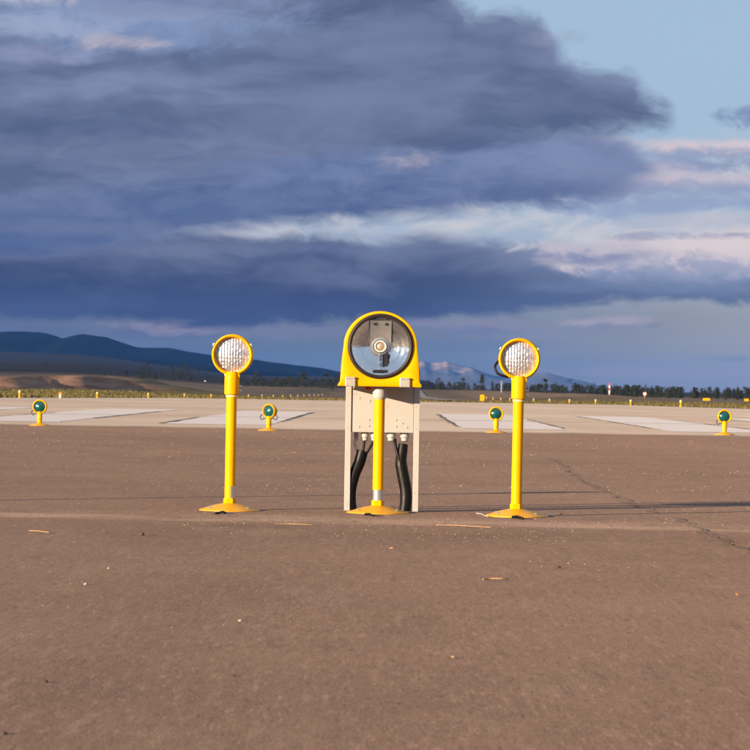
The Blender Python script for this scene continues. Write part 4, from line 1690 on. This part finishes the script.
def leaf_bit(label, px, py, s, rot, mat='leaf_bit', cat='leaf', name='leaf_scrap'):
    rng = random.Random(int(px))
    bm = bmesh.new()
    n = 9
    ring = []
    for k in range(n):
        a = 2 * math.pi * k / n
        r = s * (0.6 + 0.4 * abs(math.cos(a))) * rng.uniform(0.7, 1.15)
        ring.append(bm.verts.new((r * math.cos(a), r * 0.55 * math.sin(a), 0.3 * s * (math.cos(a) ** 2) + 0.002)))
    c = bm.verts.new((0, 0, 0.15 * s))
    c2 = bm.verts.new((0, 0, -0.001))
    for k in range(n):
        bm.faces.new((ring[k], ring[(k + 1) % n], c))
        bm.faces.new((ring[(k + 1) % n], ring[k], c2))
    o = link(name, mesh_from_bm(bm, name), None, M[mat])
    o.location = ground_at(px, py, APRON_Z + 0.003)
    o.rotation_euler = (0.5, 0.1, rot)
    return tag(o, label, cat)


M['pebble'] = simple('pale_pebble', (0.45, 0.31, 0.22), (0.34, 0.23, 0.16), 0.8, 0, 40)
M['grit_pale'] = simple('pale_grit', (0.40, 0.28, 0.20), (0.28, 0.20, 0.15), 0.8, 0, 40)
M['dark_bit'] = simple('dark_clod', (0.05, 0.032, 0.026), (0.08, 0.05, 0.04), 0.9, 0, 40)
for a in (('orange leaf scrap low in the middle of the picture', 448.5, 658, 0.016, 0.6), ('orange leaf scrap near the right edge below the crack', 736.5, 595, 0.016, 1.3),
          ('curled straw scrap on the dust line under the right of the strobe', 389.5, 548.5, 0.016, 0.2)):
    leaf_bit(*a)


def stone(label, px, py, s, mat):
    rng = random.Random(int(px * 3))
    bm = bmesh.new()
    bmesh.ops.create_icosphere(bm, subdivisions=1, radius=s)
    for v in bm.verts:
        v.co = Vector((v.co.x * rng.uniform(.8, 1.3), v.co.y * rng.uniform(.8, 1.2), v.co.z * rng.uniform(.5, .8)))
    o = link('pebble', mesh_from_bm(bm, 'pebble'), None, M[mat])
    o.location = ground_at(px, py, APRON_Z) + Vector((0, 0, s * 0.35))
    return tag(o, label, 'pebble')


for a in (('pale pebble left of centre in the foreground', 240.5, 621.5, 0.0075, 'pebble'), ('pale pebble at left below the dust line', 86, 585, 0.008, 'pebble'),
          ('small pale pebble above and right of the leftmost pebble', 109, 569, 0.007, 'pebble'),
          ('dark clod at lower left', 45, 683, 0.008, 'dark_bit'), ('dark clod below the left pole light', 142, 535.5, 0.014, 'dark_bit'),
          ('dark clod at the lower left corner', 4, 735, 0.008, 'dark_bit'), ('reddish dark clod low left of centre', 233, 676.5, 0.006, 'dark_bit'),
          ('dark clod below the right pole light', 558, 568, 0.010, 'dark_bit')):
    stone(*a)


def grit(name, label, n, seed, mat, s0, s1):
    """countless grains of grit, one object"""
    rng = np.random.default_rng(seed)
    u = rng.random(n)
    Y = 5.0 * (44.0 / 5.0) ** (u ** 0.8)
    X = rng.uniform(-0.17, 0.17, n) * Y
    keep = fbm(X * 0.5, Y * 0.25, seed, 4) > -0.25
    X, Y = X[keep], Y[keep]
    n = len(X)
    s = rng.uniform(s0, s1, n) * (0.6 + Y / 22.0)
    th = rng.uniform(0, 6.28, n)
    base = np.array([[1, 0, 0], [-0.5, 0.87, 0], [-0.5, -0.87, 0], [0, 0, 0.9]])
    c, sn = np.cos(th), np.sin(th)
    P = np.empty((n, 4, 3))
    for k in range(4):
        bx, by, bz = base[k]
        P[:, k, 0] = X + s * (bx * c - by * sn)
        P[:, k, 1] = Y + s * (bx * sn + by * c)
        P[:, k, 2] = APRON_Z + s * bz - 0.001
    i = np.arange(n)[:, None] * 4
    T = np.concatenate([i + np.array([[0, 1, 3]]), i + np.array([[1, 2, 3]]), i + np.array([[2, 0, 3]])], 0)
    me = bpy.data.meshes.new(name)
    me.from_pydata(P.reshape(-1, 3).tolist(), [], T.tolist())
    o = link(name, me, None, M[mat])
    o['kind'] = 'stuff'
    return tag(o, label, 'grit')


grit('pale_grit', 'loose pale grit scattered over the asphalt', 6500, 3, 'grit_pale', 0.0014, 0.0040)
grit('dark_grit', 'loose dark grit scattered over the asphalt', 1800, 8, 'dark_bit', 0.0014, 0.0034)
